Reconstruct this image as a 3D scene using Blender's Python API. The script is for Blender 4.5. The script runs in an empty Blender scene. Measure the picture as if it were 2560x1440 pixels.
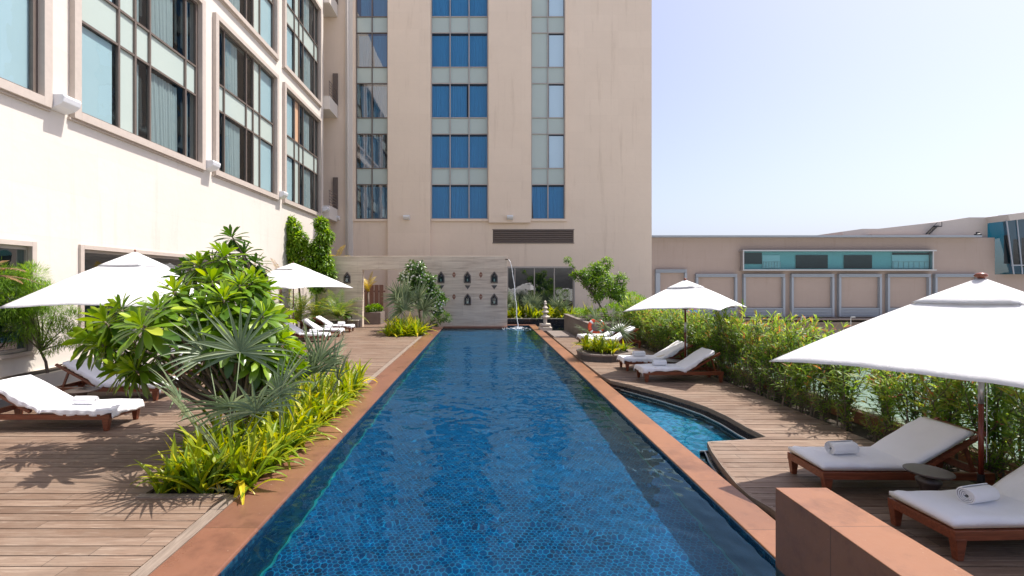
import bpy, bmesh, math, random
from mathutils import Vector, Matrix
R = math.radians
SC = bpy.context.scene
# ------------------------------------------------------------------ camera, sky, sun, exposure
CAMH = 2.5
FPX = 1180.0
cam_d = bpy.data.cameras.new('camera'); cam = bpy.data.objects.new('camera', cam_d)
SC.collection.objects.link(cam); SC.camera = cam
cam.location = (0, 0, CAMH); cam.rotation_euler = (R(90), 0, 0)
cam_d.sensor_width = 36; cam_d.lens = 36 * FPX / 2560
cam_d.shift_x = 70 / 2560; cam_d.shift_y = -13 / 2560
cam_d.clip_start = .05; cam_d.clip_end = 3000
SUN = Vector((.50, .14, 1)).normalized()
W = bpy.data.worlds.new('World'); SC.world = W; W.use_nodes = True
nt = W.node_tree; nt.nodes.clear()
sky = nt.nodes.new('ShaderNodeTexSky'); sky.sky_type = 'NISHITA'; sky.sun_disc = False
sky.sun_elevation = math.asin(SUN.z); sky.sun_rotation = math.atan2(SUN.x, SUN.y)
sky.air_density = 1.0; sky.dust_density = 3.0; sky.ozone_density = 4.0; sky.altitude = 100
bg = nt.nodes.new('ShaderNodeBackground'); bg.inputs[1].default_value = .15
wo = nt.nodes.new('ShaderNodeOutputWorld')
hz = nt.nodes.new('ShaderNodeHueSaturation'); hz.inputs['Saturation'].default_value = .74; hz.inputs['Value'].default_value = .78; nt.links.new(sky.outputs[0], hz.inputs['Color'])
mt = nt.nodes.new('ShaderNodeMix'); mt.data_type = 'RGBA'; mt.blend_type = 'MULTIPLY'; mt.inputs[0].default_value = 1.0; mt.inputs[7].default_value = (1.03, .965, 1.02, 1); nt.links.new(hz.outputs[0], mt.inputs[6])
nt.links.new(mt.outputs[2], bg.inputs[0]); nt.links.new(bg.outputs[0], wo.inputs[0])
sd = bpy.data.lights.new('sun', 'SUN'); sd.cycles.is_caustics_light = True; sd.energy = 3.9; sd.angle = R(.5); sd.color = (1, .95, .88)
so = bpy.data.objects.new('sun', sd); SC.collection.objects.link(so)
so.rotation_euler = SUN.to_track_quat('Z', 'Y').to_euler()
SC.view_settings.view_transform = 'Standard'; SC.view_settings.look = 'None'
SC.view_settings.exposure = 0.84; SC.view_settings.gamma = 1
SC.render.engine = 'CYCLES'
SC.cycles.max_bounces = 8; SC.cycles.transparent_max_bounces = 16
SC.cycles.caustics_reflective = False; SC.cycles.caustics_refractive = True; SC.cycles.blur_glossy = 1.0; SC.cycles.sample_clamp_indirect = 4
try:
    SC.cycles.use_denoising = True
except Exception:
    pass

def at(px, py, Y):
    return Vector(((px - 1210) / FPX * Y, Y, CAMH - (py - 707) / FPX * Y))

# ------------------------------------------------------------------ node helpers
def new_mat(name):
    m = bpy.data.materials.new(name); m.use_nodes = True
    t = m.node_tree; t.nodes.clear()
    out = t.nodes.new('ShaderNodeOutputMaterial')
    return m, t, out
def N(t, typ, **kw):
    n = t.nodes.new(typ)
    for k, v in kw.items():
        if k.startswith('i_'):
            key = k[2:]; key = int(key) if key.isdigit() else key.replace('_', ' ')
            if hasattr(v, 'is_output') or isinstance(v, bpy.types.NodeSocket): t.links.new(v, n.inputs[key])
            else: n.inputs[key].default_value = v
        else: setattr(n, k, v)
    return n
def c4(c): return (c[0], c[1], c[2], 1)
def math_(t, op, a, b=None, c=None, clamp=False):
    n = N(t, 'ShaderNodeMath', operation=op, use_clamp=clamp)
    for i, v in enumerate((a, b, c)):
        if v is None: continue
        if isinstance(v, bpy.types.NodeSocket): t.links.new(v, n.inputs[i])
        else: n.inputs[i].default_value = v
    return n.outputs[0]
def mixc(t, f, a, b, bt='MIX'):
    n = N(t, 'ShaderNodeMix', data_type='RGBA', blend_type=bt)
    for idx, v in ((0, f), (6, a), (7, b)):
        if isinstance(v, bpy.types.NodeSocket): t.links.new(v, n.inputs[idx])
        else: n.inputs[idx].default_value = c4(v) if idx else v
    return n.outputs[2]
def ramp(t, f, stops, interp='LINEAR'):
    n = N(t, 'ShaderNodeValToRGB'); n.color_ramp.interpolation = interp
    e = n.color_ramp.elements
    while len(e) < len(stops): e.new(.5)
    for i, (p, c) in enumerate(stops): e[i].position = p; e[i].color = c4(c)
    t.links.new(f, n.inputs[0]); return n.outputs[0]
def coords(t, scale=(1, 1, 1), kind='Object', loc=(0, 0, 0)):
    tc = N(t, 'ShaderNodeTexCoord'); mp = N(t, 'ShaderNodeMapping')
    mp.inputs['Scale'].default_value = scale; mp.inputs['Location'].default_value = loc
    t.links.new(tc.outputs[kind], mp.inputs[0]); return mp.outputs[0]
def noise(t, vec, scale, detail=4, rough=.55, dist=0):
    n = N(t, 'ShaderNodeTexNoise', i_Scale=scale, i_Detail=detail, i_Roughness=rough, i_Distortion=dist)
    t.links.new(vec, n.inputs['Vector']); return n.outputs[0]
def bump(t, h, strength, dist=.01):
    n = N(t, 'ShaderNodeBump', i_Strength=strength, i_Distance=dist); t.links.new(h, n.inputs['Height']); return n.outputs[0]
def princ(t, out, col, rough=.6, nrm=None, spec=.5, metal=0, **kw):
    p = N(t, 'ShaderNodeBsdfPrincipled')
    for k, v in (('Base Color', col), ('Roughness', rough), ('Metallic', metal), ('Specular IOR Level', spec)):
        if isinstance(v, bpy.types.NodeSocket): t.links.new(v, p.inputs[k])
        else: p.inputs[k].default_value = c4(v) if k == 'Base Color' else v
    if nrm is not None: t.links.new(nrm, p.inputs['Normal'])
    t.links.new(p.outputs[0], out.inputs[0]); return p

def m_plain(name, col, rough=.5, spec=.5, metal=0, vary=.12, scale=6, bmp=.15):
    m, t, o = new_mat(name); v = coords(t)
    n = noise(t, v, scale); c = mixc(t, n, [x * (1 - vary) for x in col], [min(1, x * (1 + vary)) for x in col])
    princ(t, o, c, rough, bump(t, noise(t, v, scale * 12), bmp, .003), spec, metal); return m
def m_stucco(name, col, stain=(.62, .56, .5), amount=.35, panels=None):
    m, t, o = new_mat(name); v = coords(t)
    big = noise(t, v, .35, 6, .65); mid = noise(t, v, 2.2, 5, .6)
    c = mixc(t, big, [x * .93 for x in col], [min(1, x * 1.05) for x in col])
    c = mixc(t, math_(t, 'MULTIPLY', mid, .35), c, [x * .86 for x in col])
    st = noise(t, coords(t, (1.6, 1.6, .12)), 1.4, 6, .7)
    sm = math_(t, 'MULTIPLY', math_(t, 'SUBTRACT', st, .56, clamp=True), amount * 6, clamp=True)
    c = mixc(t, sm, c, [x * y for x, y in zip(col, stain)])
    fl = noise(t, coords(t, (1, 1, 1), loc=(7, 3, 1)), 5.5, 8, .75)
    c = mixc(t, math_(t, 'MULTIPLY', math_(t, 'SUBTRACT', fl, .66, clamp=True), 4, clamp=True), c, [x * .6 for x in col])
    s = N(t, 'ShaderNodeSeparateXYZ'); t.links.new(v, s.inputs[0])
    cx = N(t, 'ShaderNodeCombineXYZ'); t.links.new(math_(t, 'ADD', s.outputs[0], s.outputs[1]), cx.inputs[0]); t.links.new(s.outputs[2], cx.inputs[1])
    br = N(t, 'ShaderNodeTexBrick', i_Scale=1.0, i_Mortar_Size=.006, i_Mortar_Smooth=.5, i_Brick_Width=2.44, i_Row_Height=1.22, offset=0.0); t.links.new(cx.outputs[0], br.inputs[0])
    br.inputs['Color1'].default_value = (1, 1, 1, 1); br.inputs['Color2'].default_value = (.965, .96, .955, 1); br.inputs['Mortar'].default_value = (.88, .87, .86, 1)
    c = mixc(t, .8, c, br.outputs[0], 'MULTIPLY')
    b = math_(t, 'ADD', math_(t, 'MULTIPLY', noise(t, v, 60, 3), .4), noise(t, v, 4, 4))
    princ(t, o, c, .85, bump(t, b, .35, .02), .25); return m
def m_travertine():
    m, t, o = new_mat('travertine'); v = coords(t, (.35, .35, 5))
    a = noise(t, v, 1.6, 8, .7, .6)
    c = ramp(t, a, [(.25, (.36, .28, .20)), (.42, (.62, .50, .385)), (.6, (.76, .645, .51)), (.8, (.83, .74, .61))])
    pits = noise(t, coords(t, (.8, .8, 9)), 3.2, 6, .8)
    pm = math_(t, 'MULTIPLY', math_(t, 'SUBTRACT', pits, .64, clamp=True), 9, clamp=True)
    c = mixc(t, pm, c, (.2, .15, .12))
    br = N(t, 'ShaderNodeTexBrick', i_Scale=1.0, i_Mortar_Size=.004, i_Brick_Width=1.2, i_Row_Height=.62, offset=0.5)
    sx = N(t, 'ShaderNodeSeparateXYZ'); tc = coords(t); t.links.new(tc, sx.inputs[0])
    cx = N(t, 'ShaderNodeCombineXYZ'); t.links.new(sx.outputs[0], cx.inputs[0]); t.links.new(sx.outputs[2], cx.inputs[1])
    t.links.new(cx.outputs[0], br.inputs[0]); br.inputs['Color1'].default_value = (1, 1, 1, 1); br.inputs['Color2'].default_value = (.9, .9, .9, 1); br.inputs['Mortar'].default_value = (.72, .7, .68, 1)
    c = mixc(t, 1.0, c, br.outputs[0], 'MULTIPLY')
    princ(t, o, c, .6, bump(t, math_(t, 'MULTIPLY', pm, -1), .5, .02), .35); return m
def m_terracotta(name='red_sandstone', base=(.235, .102, .052), rough=.38, joint=1.2):
    m, t, o = new_mat(name); v = coords(t)
    n1 = noise(t, v, 1.3, 6, .65); n2 = noise(t, v, 14, 6, .7)
    c = mixc(t, n1, [x * .72 for x in base], [x * 1.22 for x in base])
    c = mixc(t, math_(t, 'MULTIPLY', n2, .5), c, (base[0] * 1.15, base[1] * 1.45, base[2] * 1.7))
    w = noise(t, coords(t, loc=(5, 9, 2)), 2.1, 5, .7)
    c = mixc(t, math_(t, 'MULTIPLY', math_(t, 'SUBTRACT', w, .50, clamp=True), 4.5, clamp=True), c, (base[0] * .62, base[1] * .66, base[2] * .75))
    sp = noise(t, v, 45, 2, .5)
    c = mixc(t, math_(t, 'MULTIPLY', math_(t, 'SUBTRACT', sp, .74, clamp=True), 9, clamp=True), c, (.62, .5, .42))
    s = N(t, 'ShaderNodeSeparateXYZ'); t.links.new(v, s.inputs[0])
    f = math_(t, 'FRACT', math_(t, 'DIVIDE', s.outputs[1], joint))
    j = math_(t, 'LESS_THAN', f, .010 / joint)
    c = mixc(t, math_(t, 'MULTIPLY', j, .75), c, (.10, .05, .03))
    wn = N(t, 'ShaderNodeTexWhiteNoise', noise_dimensions='1D'); t.links.new(math_(t, 'FLOOR', math_(t, 'DIVIDE', s.outputs[1], joint)), wn.inputs['W'])
    c = mixc(t, 1.0, c, ramp(t, wn.outputs[0], [(0, (.90, .90, .91)), (.5, (1, .99, .97)), (1, (1.08, 1.05, 1.0))]), 'MULTIPLY')
    rr = math_(t, 'ADD', math_(t, 'MULTIPLY', n1, .25), rough - .1)
    princ(t, o, c, rr, bump(t, n2, .2, .005), .45); return m
def m_deck(name, pitch, tones):
    m, t, o = new_mat(name); v = coords(t)
    s = N(t, 'ShaderNodeSeparateXYZ'); t.links.new(v, s.inputs[0])
    row = math_(t, 'FLOOR', math_(t, 'DIVIDE', s.outputs[1], pitch))
    wn = N(t, 'ShaderNodeTexWhiteNoise', noise_dimensions='1D'); t.links.new(row, wn.inputs['W'])
    xs = math_(t, 'DIVIDE', math_(t, 'ADD', s.outputs[0], math_(t, 'MULTIPLY', wn.outputs[0], 7)), 1.9)
    seg = math_(t, 'FLOOR', xs)
    w2 = N(t, 'ShaderNodeTexWhiteNoise', noise_dimensions='2D'); cx = N(t, 'ShaderNodeCombineXYZ')
    t.links.new(row, cx.inputs[0]); t.links.new(seg, cx.inputs[1]); t.links.new(cx.outputs[0], w2.inputs['Vector'])
    c = ramp(t, w2.outputs[0], [(0, [(a + b) / 2 for a, b in zip(tones[0], tones[1])]), (.35, tones[1]), (.7, [(a + b) / 2 for a, b in zip(tones[1], tones[2])]), (1, tones[2])])
    off = N(t, 'ShaderNodeVectorMath', operation='ADD'); t.links.new(v, off.inputs[0]); t.links.new(w2.outputs[1], off.inputs[1])
    mp = N(t, 'ShaderNodeMapping'); mp.inputs['Scale'].default_value = (1.1, 22, 1); t.links.new(off.outputs[0], mp.inputs[0])
    g = noise(t, mp.outputs[0], 2.2, 7, .7, .8)
    c = mixc(t, math_(t, 'MULTIPLY', math_(t, 'SUBTRACT', g, .42, clamp=True), 2.6, clamp=True), c, [x * .55 for x in tones[1]])
    wth = noise(t, coords(t, loc=(3, 8, 0)), 1.1, 6, .7)
    c = mixc(t, math_(t, 'MULTIPLY', math_(t, 'SUBTRACT', wth, .46, clamp=True), 3.2, clamp=True), c, (.21, .155, .115))
    sp = noise(t, v, 3.5, 5, .75)
    c = mixc(t, math_(t, 'MULTIPLY', math_(t, 'SUBTRACT', sp, .60, clamp=True), 3.5, clamp=True), c, [x * .45 for x in tones[0]])
    g2 = noise(t, mp.outputs[0], .9, 8, .75, 1.5)
    c = mixc(t, math_(t, 'MULTIPLY', math_(t, 'SUBTRACT', g2, .52, clamp=True), 4.0, clamp=True), c, (.40, .315, .245))
    c = mixc(t, math_(t, 'MULTIPLY', math_(t, 'SUBTRACT', .44, g2, clamp=True), 4.0, clamp=True), c, (.085, .062, .05))
    fr = math_(t, 'FRACT', xs); jt = math_(t, 'LESS_THAN', fr, .0028)
    c = mixc(t, jt, c, (.02, .015, .01))
    princ(t, o, c, .62, bump(t, g, .4, .006), .35); return m
def m_wood(name, dark, light, rough=.35, axis=0):
    m, t, o = new_mat(name); sc = [14, 14, 14]; sc[axis] = 1.2
    g = noise(t, coords(t, tuple(sc)), 2.4, 6, .65, .7)
    c = ramp(t, g, [(.3, dark), (.7, light)])
    princ(t, o, c, rough, bump(t, g, .15, .003), .5); return m
def m_fabric(name, col, trans=0.0, scale=160, rough=.9):
    m, t, o = new_mat(name); v = coords(t)
    n = noise(t, v, 3, 5, .6); f = noise(t, v, scale, 2)
    c = mixc(t, n, [x * .95 for x in col], [min(1, x * 1.03) for x in col])
    b = bump(t, math_(t, 'ADD', math_(t, 'MULTIPLY', f, .12), math_(t, 'ADD', noise(t, v, 5, 4, .6), math_(t, 'MULTIPLY', noise(t, v, 17, 3, .6), .3))), .6, .02)
    p = princ(t, o, c, rough, b, .15)
    if trans:
        tr = N(t, 'ShaderNodeBsdfTranslucent'); t.links.new(c, tr.inputs[0]); t.links.new(b, tr.inputs['Normal'])
        mx = N(t, 'ShaderNodeMixShader', i_0=trans); t.links.new(p.outputs[0], mx.inputs[1]); t.links.new(tr.outputs[0], mx.inputs[2])
        t.links.new(mx.outputs[0], o.inputs[0])
    return m
def m_leaf(name, stops, trans=.35, rough=.38, spec=.5):
    m, t, o = new_mat(name)
    a = N(t, 'ShaderNodeAttribute', attribute_name='rnd')
    oi = N(t, 'ShaderNodeObjectInfo')
    f = math_(t, 'ADD', a.outputs['Fac'], math_(t, 'MULTIPLY', math_(t, 'SUBTRACT', oi.outputs['Random'], .5), .18))
    f = math_(t, 'ADD', f, math_(t, 'MULTIPLY', math_(t, 'SUBTRACT', noise(t, coords(t), 2.0, 2), .5), .5), clamp=True)
    c = ramp(t, f, stops)
    p = princ(t, o, c, rough, None, spec)
    tr = N(t, 'ShaderNodeBsdfTranslucent')
    hs = N(t, 'ShaderNodeHueSaturation', i_Hue=.485, i_Saturation=1.1, i_Value=1.5); t.links.new(c, hs.inputs['Color']); t.links.new(hs.outputs[0], tr.inputs[0])
    mx = N(t, 'ShaderNodeMixShader', i_0=trans); t.links.new(p.outputs[0], mx.inputs[1]); t.links.new(tr.outputs[0], mx.inputs[2])
    t.links.new(mx.outputs[0], o.inputs[0]); return m
def schlick(t, r0, nrm=None):
    geo = N(t, 'ShaderNodeNewGeometry'); nn = nrm if nrm is not None else geo.outputs['Normal']
    c = math_(t, 'ABSOLUTE', vm(t, 'DOT_PRODUCT', nn, geo.outputs['Incoming']).outputs['Value'])
    k = math_(t, 'POWER', math_(t, 'SUBTRACT', 1.0, c, clamp=True), 5.0)
    return math_(t, 'ADD', r0, math_(t, 'MULTIPLY', k, 1 - r0), clamp=True)
def m_glass(name, tint, refl=.1, rough=.0, wav=0.0, milky=0):
    m, t, o = new_mat(name)
    tr = N(t, 'ShaderNodeBsdfTransparent'); tr.inputs[0].default_value = c4(tint)
    gl = N(t, 'ShaderNodeBsdfGlossy', i_Roughness=rough)
    if wav:
        b = bump(t, noise(t, coords(t), 1.3, 2), wav, .02); t.links.new(b, gl.inputs['Normal'])
    f = math_(t, 'MULTIPLY', schlick(t, .05 + refl), .8)
    mx = N(t, 'ShaderNodeMixShader'); t.links.new(f, mx.inputs[0]); t.links.new(tr.outputs[0], mx.inputs[1]); t.links.new(gl.outputs[0], mx.inputs[2])
    if milky:
        df = N(t, 'ShaderNodeBsdfDiffuse'); df.inputs[0].default_value = (.72, .82, .76, 1)
        m2 = N(t, 'ShaderNodeMixShader', i_0=milky); t.links.new(mx.outputs[0], m2.inputs[1]); t.links.new(df.outputs[0], m2.inputs[2]); mx = m2
    t.links.new(mx.outputs[0], o.inputs[0]); return m
def m_water(name, tint, ior=1.2, strength=.5, scale=1.0):
    m, t, o = new_mat(name)
    n1 = noise(t, coords(t, (.8 * scale, 2.6 * scale, 1)), 1.4, 3, .5, .5)
    n2 = noise(t, coords(t, (3.0 * scale, 7 * scale, 1)), 1.6, 4, .6, .3)
    h = math_(t, 'ADD', n1, math_(t, 'MULTIPLY', n2, .35))
    b = bump(t, h, strength, .1)
    tr = N(t, 'ShaderNodeBsdfTransparent'); tr.inputs[0].default_value = c4(tint)
    gl = N(t, 'ShaderNodeBsdfGlossy', i_Roughness=.03); t.links.new(b, gl.inputs['Normal'])
    gl.inputs[0].default_value = (.72, .82, .92, 1)
    f = math_(t, 'MULTIPLY', schlick(t, .02, b), ior)
    mx = N(t, 'ShaderNodeMixShader'); t.links.new(f, mx.inputs[0]); t.links.new(tr.outputs[0], mx.inputs[1]); t.links.new(gl.outputs[0], mx.inputs[2])
    t.links.new(mx.outputs[0], o.inputs[0]); return m
def m_glasswater(name, tint):
    m, t, o = new_mat(name); g_ = N(t, 'ShaderNodeBsdfGlass', i_IOR=1.33, i_Roughness=0.0); g_.inputs[0].default_value = c4(tint); t.links.new(g_.outputs[0], o.inputs[0]); return m
def vm(t, op, a, b=None):
    n = N(t, 'ShaderNodeVectorMath', operation=op)
    for i, v in enumerate((a, b)):
        if v is None: continue
        if isinstance(v, bpy.types.NodeSocket): t.links.new(v, n.inputs[i])
        else: n.inputs[i].default_value = v
    return n
def m_hex(name, size, cols, grout, warp=.0, lum=1.0):
    m, t, o = new_mat(name)
    v = coords(t)
    s0 = N(t, 'ShaderNodeSeparateXYZ'); t.links.new(v, s0.inputs[0])
    cb = N(t, 'ShaderNodeCombineXYZ'); t.links.new(s0.outputs[0], cb.inputs[0]); t.links.new(s0.outputs[1], cb.inputs[1])
    v = cb.outputs[0]
    if warp:
        nz = N(t, 'ShaderNodeTexNoise', i_Scale=2.2, i_Detail=2.0); mp = N(t, 'ShaderNodeMapping'); mp.inputs['Scale'].default_value = (.6, 1.6, 1)
        t.links.new(v, mp.inputs[0]); t.links.new(mp.outputs[0], nz.inputs[0])
        w = vm(t, 'SUBTRACT', nz.outputs[1], (.5, .5, .5)); w = vm(t, 'MULTIPLY', w.outputs[0], (warp, warp, 0))
        v = vm(t, 'ADD', v, w.outputs[0]).outputs[0]
    p = vm(t, 'MULTIPLY', v, (1 / size, 1 / size, 0)).outputs[0]
    r = (1.0, 1.7320508, 1.0); h = (.5, .8660254, 0)
    a = vm(t, 'SUBTRACT', vm(t, 'MODULO', vm(t, 'ADD', p, (400, 400 * 1.7320508, 0)).outputs[0], r).outputs[0], h).outputs[0]
    b = vm(t, 'SUBTRACT', vm(t, 'MODULO', vm(t, 'ADD', p, (400 - .5, 400 * 1.7320508 - .8660254, 0)).outputs[0], r).outputs[0], h).outputs[0]
    la = vm(t, 'DOT_PRODUCT', a, a).outputs['Value']; lb = vm(t, 'DOT_PRODUCT', b, b).outputs['Value']
    f = math_(t, 'GREATER_THAN', la, lb)
    mx = N(t, 'ShaderNodeMix', data_type='VECTOR'); t.links.new(f, mx.inputs[0]); t.links.new(a, mx.inputs[4]); t.links.new(b, mx.inputs[5])
    g = mx.outputs[1]
    ga = vm(t, 'ABSOLUTE', g).outputs[0]
    d = math_(t, 'MAXIMUM', vm(t, 'DOT_PRODUCT', ga, (.5, .8660254, 0)).outputs['Value'], vm(t, 'DOT_PRODUCT', ga, (1, 0, 0)).outputs['Value'])
    idv = vm(t, 'SUBTRACT', p, g).outputs[0]
    sn = vm(t, 'SNAP', vm(t, 'ADD', idv, (.01, .01, 0)).outputs[0], (.25, .4330127, 1)).outputs[0]
    wn = N(t, 'ShaderNodeTexWhiteNoise', noise_dimensions='2D'); t.links.new(sn, wn.inputs['Vector'])
    big = noise(t, coords(t, (.7, 1, 1)), .9, 3)  # broad brighter patches painted into the tile colour, standing for caustic light
    ff = math_(t, 'ADD', math_(t, 'MULTIPLY', wn.outputs[0], .42), math_(t, 'MULTIPLY', math_(t, 'SUBTRACT', big, .28), 1.1), clamp=True)
    c = ramp(t, ff, cols)
    c = mixc(t, math_(t, 'GREATER_THAN', d, .43), c, grout)
    princ(t, o, c, .3, None, .5); return m
def m_mosaic(name, size, cols, grout, rough=.15):
    m, t, o = new_mat(name); v = coords(t, (1 / size,) * 3)
    fl = vm(t, 'FLOOR', v).outputs[0]; fr = vm(t, 'FRACTION', v).outputs[0]
    wn = N(t, 'ShaderNodeTexWhiteNoise', noise_dimensions='3D'); t.links.new(fl, wn.inputs['Vector'])
    c = ramp(t, wn.outputs[0], cols)
    s = N(t, 'ShaderNodeSeparateXYZ'); t.links.new(fr, s.inputs[0])
    geo = N(t, 'ShaderNodeNewGeometry'); sn = N(t, 'ShaderNodeSeparateXYZ'); t.links.new(vm(t, 'ABSOLUTE', geo.outputs['True Normal']).outputs[0], sn.inputs[0])
    g = None
    for i in range(3):
        e = math_(t, 'MULTIPLY', math_(t, 'LESS_THAN', s.outputs[i], .1), math_(t, 'LESS_THAN', sn.outputs[i], .5))
        g = e if g is None else math_(t, 'MAXIMUM', g, e)
    c = mixc(t, g, c, grout)
    princ(t, o, c, rough, None, .5); return m

M = {}
M['stucco_wing'] = m_stucco('sunlit_stucco', (.69, .635, .57), amount=.26)
M['stucco_tower'] = m_stucco('tower_stucco', (.80, .655, .52), amount=.34)
M['stucco_mall'] = m_stucco('mall_stucco', (.40, .315, .27), amount=.25)
M['stucco_mall2'] = m_stucco('mall_stucco_grey', (.52, .46, .42), amount=.1)
M['trim'] = m_plain('taupe_window_surround', (.50, .43, .375), .55, vary=.12)
M['frame'] = m_plain('bronze_window_frame', (.17, .135, .115), .4, metal=.2)
M['frame_light'] = m_plain('pale_window_frame', (.42, .37, .33), .4, metal=.2)
M['spandrel'] = m_plain('pale_green_spandrel', (.43, .50, .46), .12, spec=.6, vary=.03, scale=1, bmp=0)
M['spandrel_orange'] = m_plain('peach_panel', (.6, .38, .24), .4, vary=.05)
M['blind'] = m_plain('pale_blue_blind', (.50, .60, .62), .6, vary=.04, scale=1, bmp=.05)
M['blind_white'] = m_plain('white_blind', (.72, .82, .9), .6, vary=.03, scale=1, bmp=.05)
M['curtain'] = m_fabric('grey_green_curtain', (.34, .37, .36), 0, 60)
M['curtain_blue'] = m_fabric('blue_seen_curtain', (.40, .50, .58), 0, 60)
M['glass_wing'] = m_glass('tinted_window_glass', (.78, .87, .89), .04, wav=.3)
M['glass_tower'] = m_glass('blue_window_glass', (.30, .64, .86), .02, wav=.3)
M['glass_dark'] = m_glass('dark_mirror_glass', (.34, .58, .70), .24, wav=.12)
M['glass_clear'] = m_glass('clear_window_glass', (.85, .92, .95), .03)
M['glass_teal'] = m_glass('teal_glass', (.55, .80, .83), .05)
M['glass_rail'] = m_glass('greenish_glass', (.80, .93, .88), .1, milky=.3)
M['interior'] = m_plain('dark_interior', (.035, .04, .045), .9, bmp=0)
M['interior_teal'] = m_plain('teal_screen', (.26, .46, .47), .5, bmp=0)
M['travertine'] = m_travertine()
M['terracotta'] = m_terracotta()
M['terracotta_left'] = m_terracotta('red_brown_sandstone', (.19, .082, .050), .28)
M['terracotta_dull'] = m_terracotta('dull_red_stone', (.27, .105, .06), .6)
M['deck'] = m_deck('weathered_deck_boards', .16, [(.10, .058, .038), (.175, .11, .074), (.24, .162, .115), (.31, .22, .16)])
M['wood_grey'] = m_wood('grey_timber_edging', (.15, .112, .085), (.28, .22, .172), .65, 1)
M['teak'] = m_wood('red_brown_teak', (.11, .028, .014), (.26, .078, .036), .32)
M['teak_pole'] = m_wood('varnished_pole', (.10, .016, .010), (.20, .04, .022), .25, 2)
M['gate_wood'] = m_wood('gate_boards', (.16, .075, .055), (.30, .16, .12), .6, 2)
M['dark_table'] = m_plain('dark_bronze_table', (.075, .055, .048), .35, metal=.2)
M['white_cloth'] = m_fabric('white_towelling', (.84, .84, .86), 0, 220)
M['cream_cloth'] = m_fabric('cream_mattress_fabric', (.70, .65, .56), 0, 140)
M['canopy'] = m_fabric('white_canvas', (.86, .86, .86), .28, 220)
M['metal'] = m_plain('steel', (.5, .5, .5), .3, metal=.8)
M['black_metal'] = m_plain('black_metal', (.02, .02, .022), .4)
M['white_plastic'] = m_plain('white_light_housing', (.75, .76, .78), .4, vary=.03)
M['grey_louvre'] = m_plain('blue_grey_louvres', (.30, .33, .37), .5, vary=.05)
M['dark_louvre'] = m_plain('brown_louvres', (.20, .155, .13), .5)
M['dark_stone'] = m_plain('dark_stone_cladding', (.085, .075, .070), .55, vary=.4, scale=3, bmp=.4)
M['stone'] = m_plain('brown_grey_stone', (.19, .155, .135), .7, vary=.35, scale=4, bmp=.5)
M['pale_stone'] = m_plain('cream_stone', (.62, .56, .48), .7, vary=.15, scale=3, bmp=.3)
M['lantern_stone'] = m_plain('carved_pale_stone', (.58, .52, .44), .8, vary=.3, scale=14, bmp=.6)
M['black_tile'] = m_mosaic('black_mosaic_tile', .05, [(0, (.006, .008, .012)), (1, (.022, .026, .034))], (.05, .05, .055))
M['pool_tile'] = m_hex('hexagon_pool_tile', .066, [(0, (.0003, .009, .036)), (.35, (.0006, .031, .096)), (.65, (.0010, .060, .150)), (1, (.002, .11, .23))], (.004, .15, .26), warp=.03)
M['pool_side'] = m_mosaic('pool_side_mosaic', .045, [(0, (.003, .012, .03)), (.5, (.004, .028, .06)), (1, (.01, .06, .10))], (.02, .045, .07))
M['small_tile'] = m_mosaic('turquoise_mosaic', .05, [(0, (.004, .06, .12)), (.5, (.008, .13, .22)), (1, (.03, .25, .34))], (.07, .28, .34))
M['aqua_line'] = m_plain('aqua_tile_line', (.012, .19, .18), .3, bmp=0)
M['water'] = m_glasswater('pool_water', (.58, .90, 1.0))
M['water2'] = m_water('basin_water', (.70, .92, .97), .7, .3, 1.5)
M['jet'] = m_plain('foaming_water', (.82, .86, .9), .15, bmp=.3)
M['soil'] = m_plain('dark_soil', (.035, .024, .016), .95, vary=.5, scale=12, bmp=1)
M['asphalt'] = m_plain('far_ground', (.42, .42, .38), .9, vary=.25, scale=.3)
M['slab'] = m_plain('terrace_concrete', (.05, .047, .045), .9)
M['ring'] = m_plain('orange_red_ring', (.62, .07, .02), .4, vary=.06)
M['ring_band'] = m_plain('white_ring_band', (.8, .8, .8), .5)
M['plumeria'] = m_leaf('plumeria_leaf', [(0, (.03, .085, .010)), (.4, (.11, .22, .015)), (.75, (.27, .40, .025)), (1, (.50, .56, .05))], .35, .30)
M['lily'] = m_leaf('strap_leaf', [(0, (.06, .13, .010)), (.4, (.20, .30, .012)), (.75, (.46, .46, .02)), (1, (.72, .58, .035))], .42)
M['fan'] = m_leaf('silver_fan_leaf', [(0, (.06, .10, .05)), (.5, (.165, .225, .125)), (1, (.42, .46, .26))], .25, .42)
M['oleander'] = m_leaf('oleander_leaf', [(0, (.045, .105, .025)), (.42, (.11, .23, .035)), (.8, (.27, .38, .06)), (.93, (.36, .40, .08)), (1, (.42, .20, .07))], .55, .4)
M['bamboo'] = m_leaf('fine_bright_leaf', [(0, (.06, .13, .015)), (.5, (.18, .34, .035)), (1, (.38, .55, .08))], .45)
M['bright'] = m_leaf('bright_tree_leaf', [(0, (.05, .12, .012)), (.5, (.17, .32, .02)), (1, (.40, .52, .05))], .42)
M['dark_leaf'] = m_leaf('dark_glossy_leaf', [(0, (.02, .06, .01)), (.5, (.07, .16, .018)), (1, (.22, .34, .05))], .3, .3)
M['cycad'] = m_leaf('arching_frond', [(0, (.04, .10, .012)), (.5, (.13, .24, .025)), (1, (.55, .50, .07))], .4)
M['golden'] = m_leaf('golden_frond', [(0, (.22, .20, .03)), (.5, (.48, .36, .05)), (1, (.62, .42, .08))], .3)
M['red_leaf'] = m_leaf('reddish_spiky_leaf', [(0, (.10, .035, .02)), (.5, (.24, .12, .05)), (1, (.35, .28, .06))], .3)
M['bark'] = m_plain('grey_brown_bark', (.16, .12, .09), .85, vary=.3, scale=10, bmp=.8)
M['green_stem'] = m_plain('green_stem', (.16, .20, .10), .6)
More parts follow.
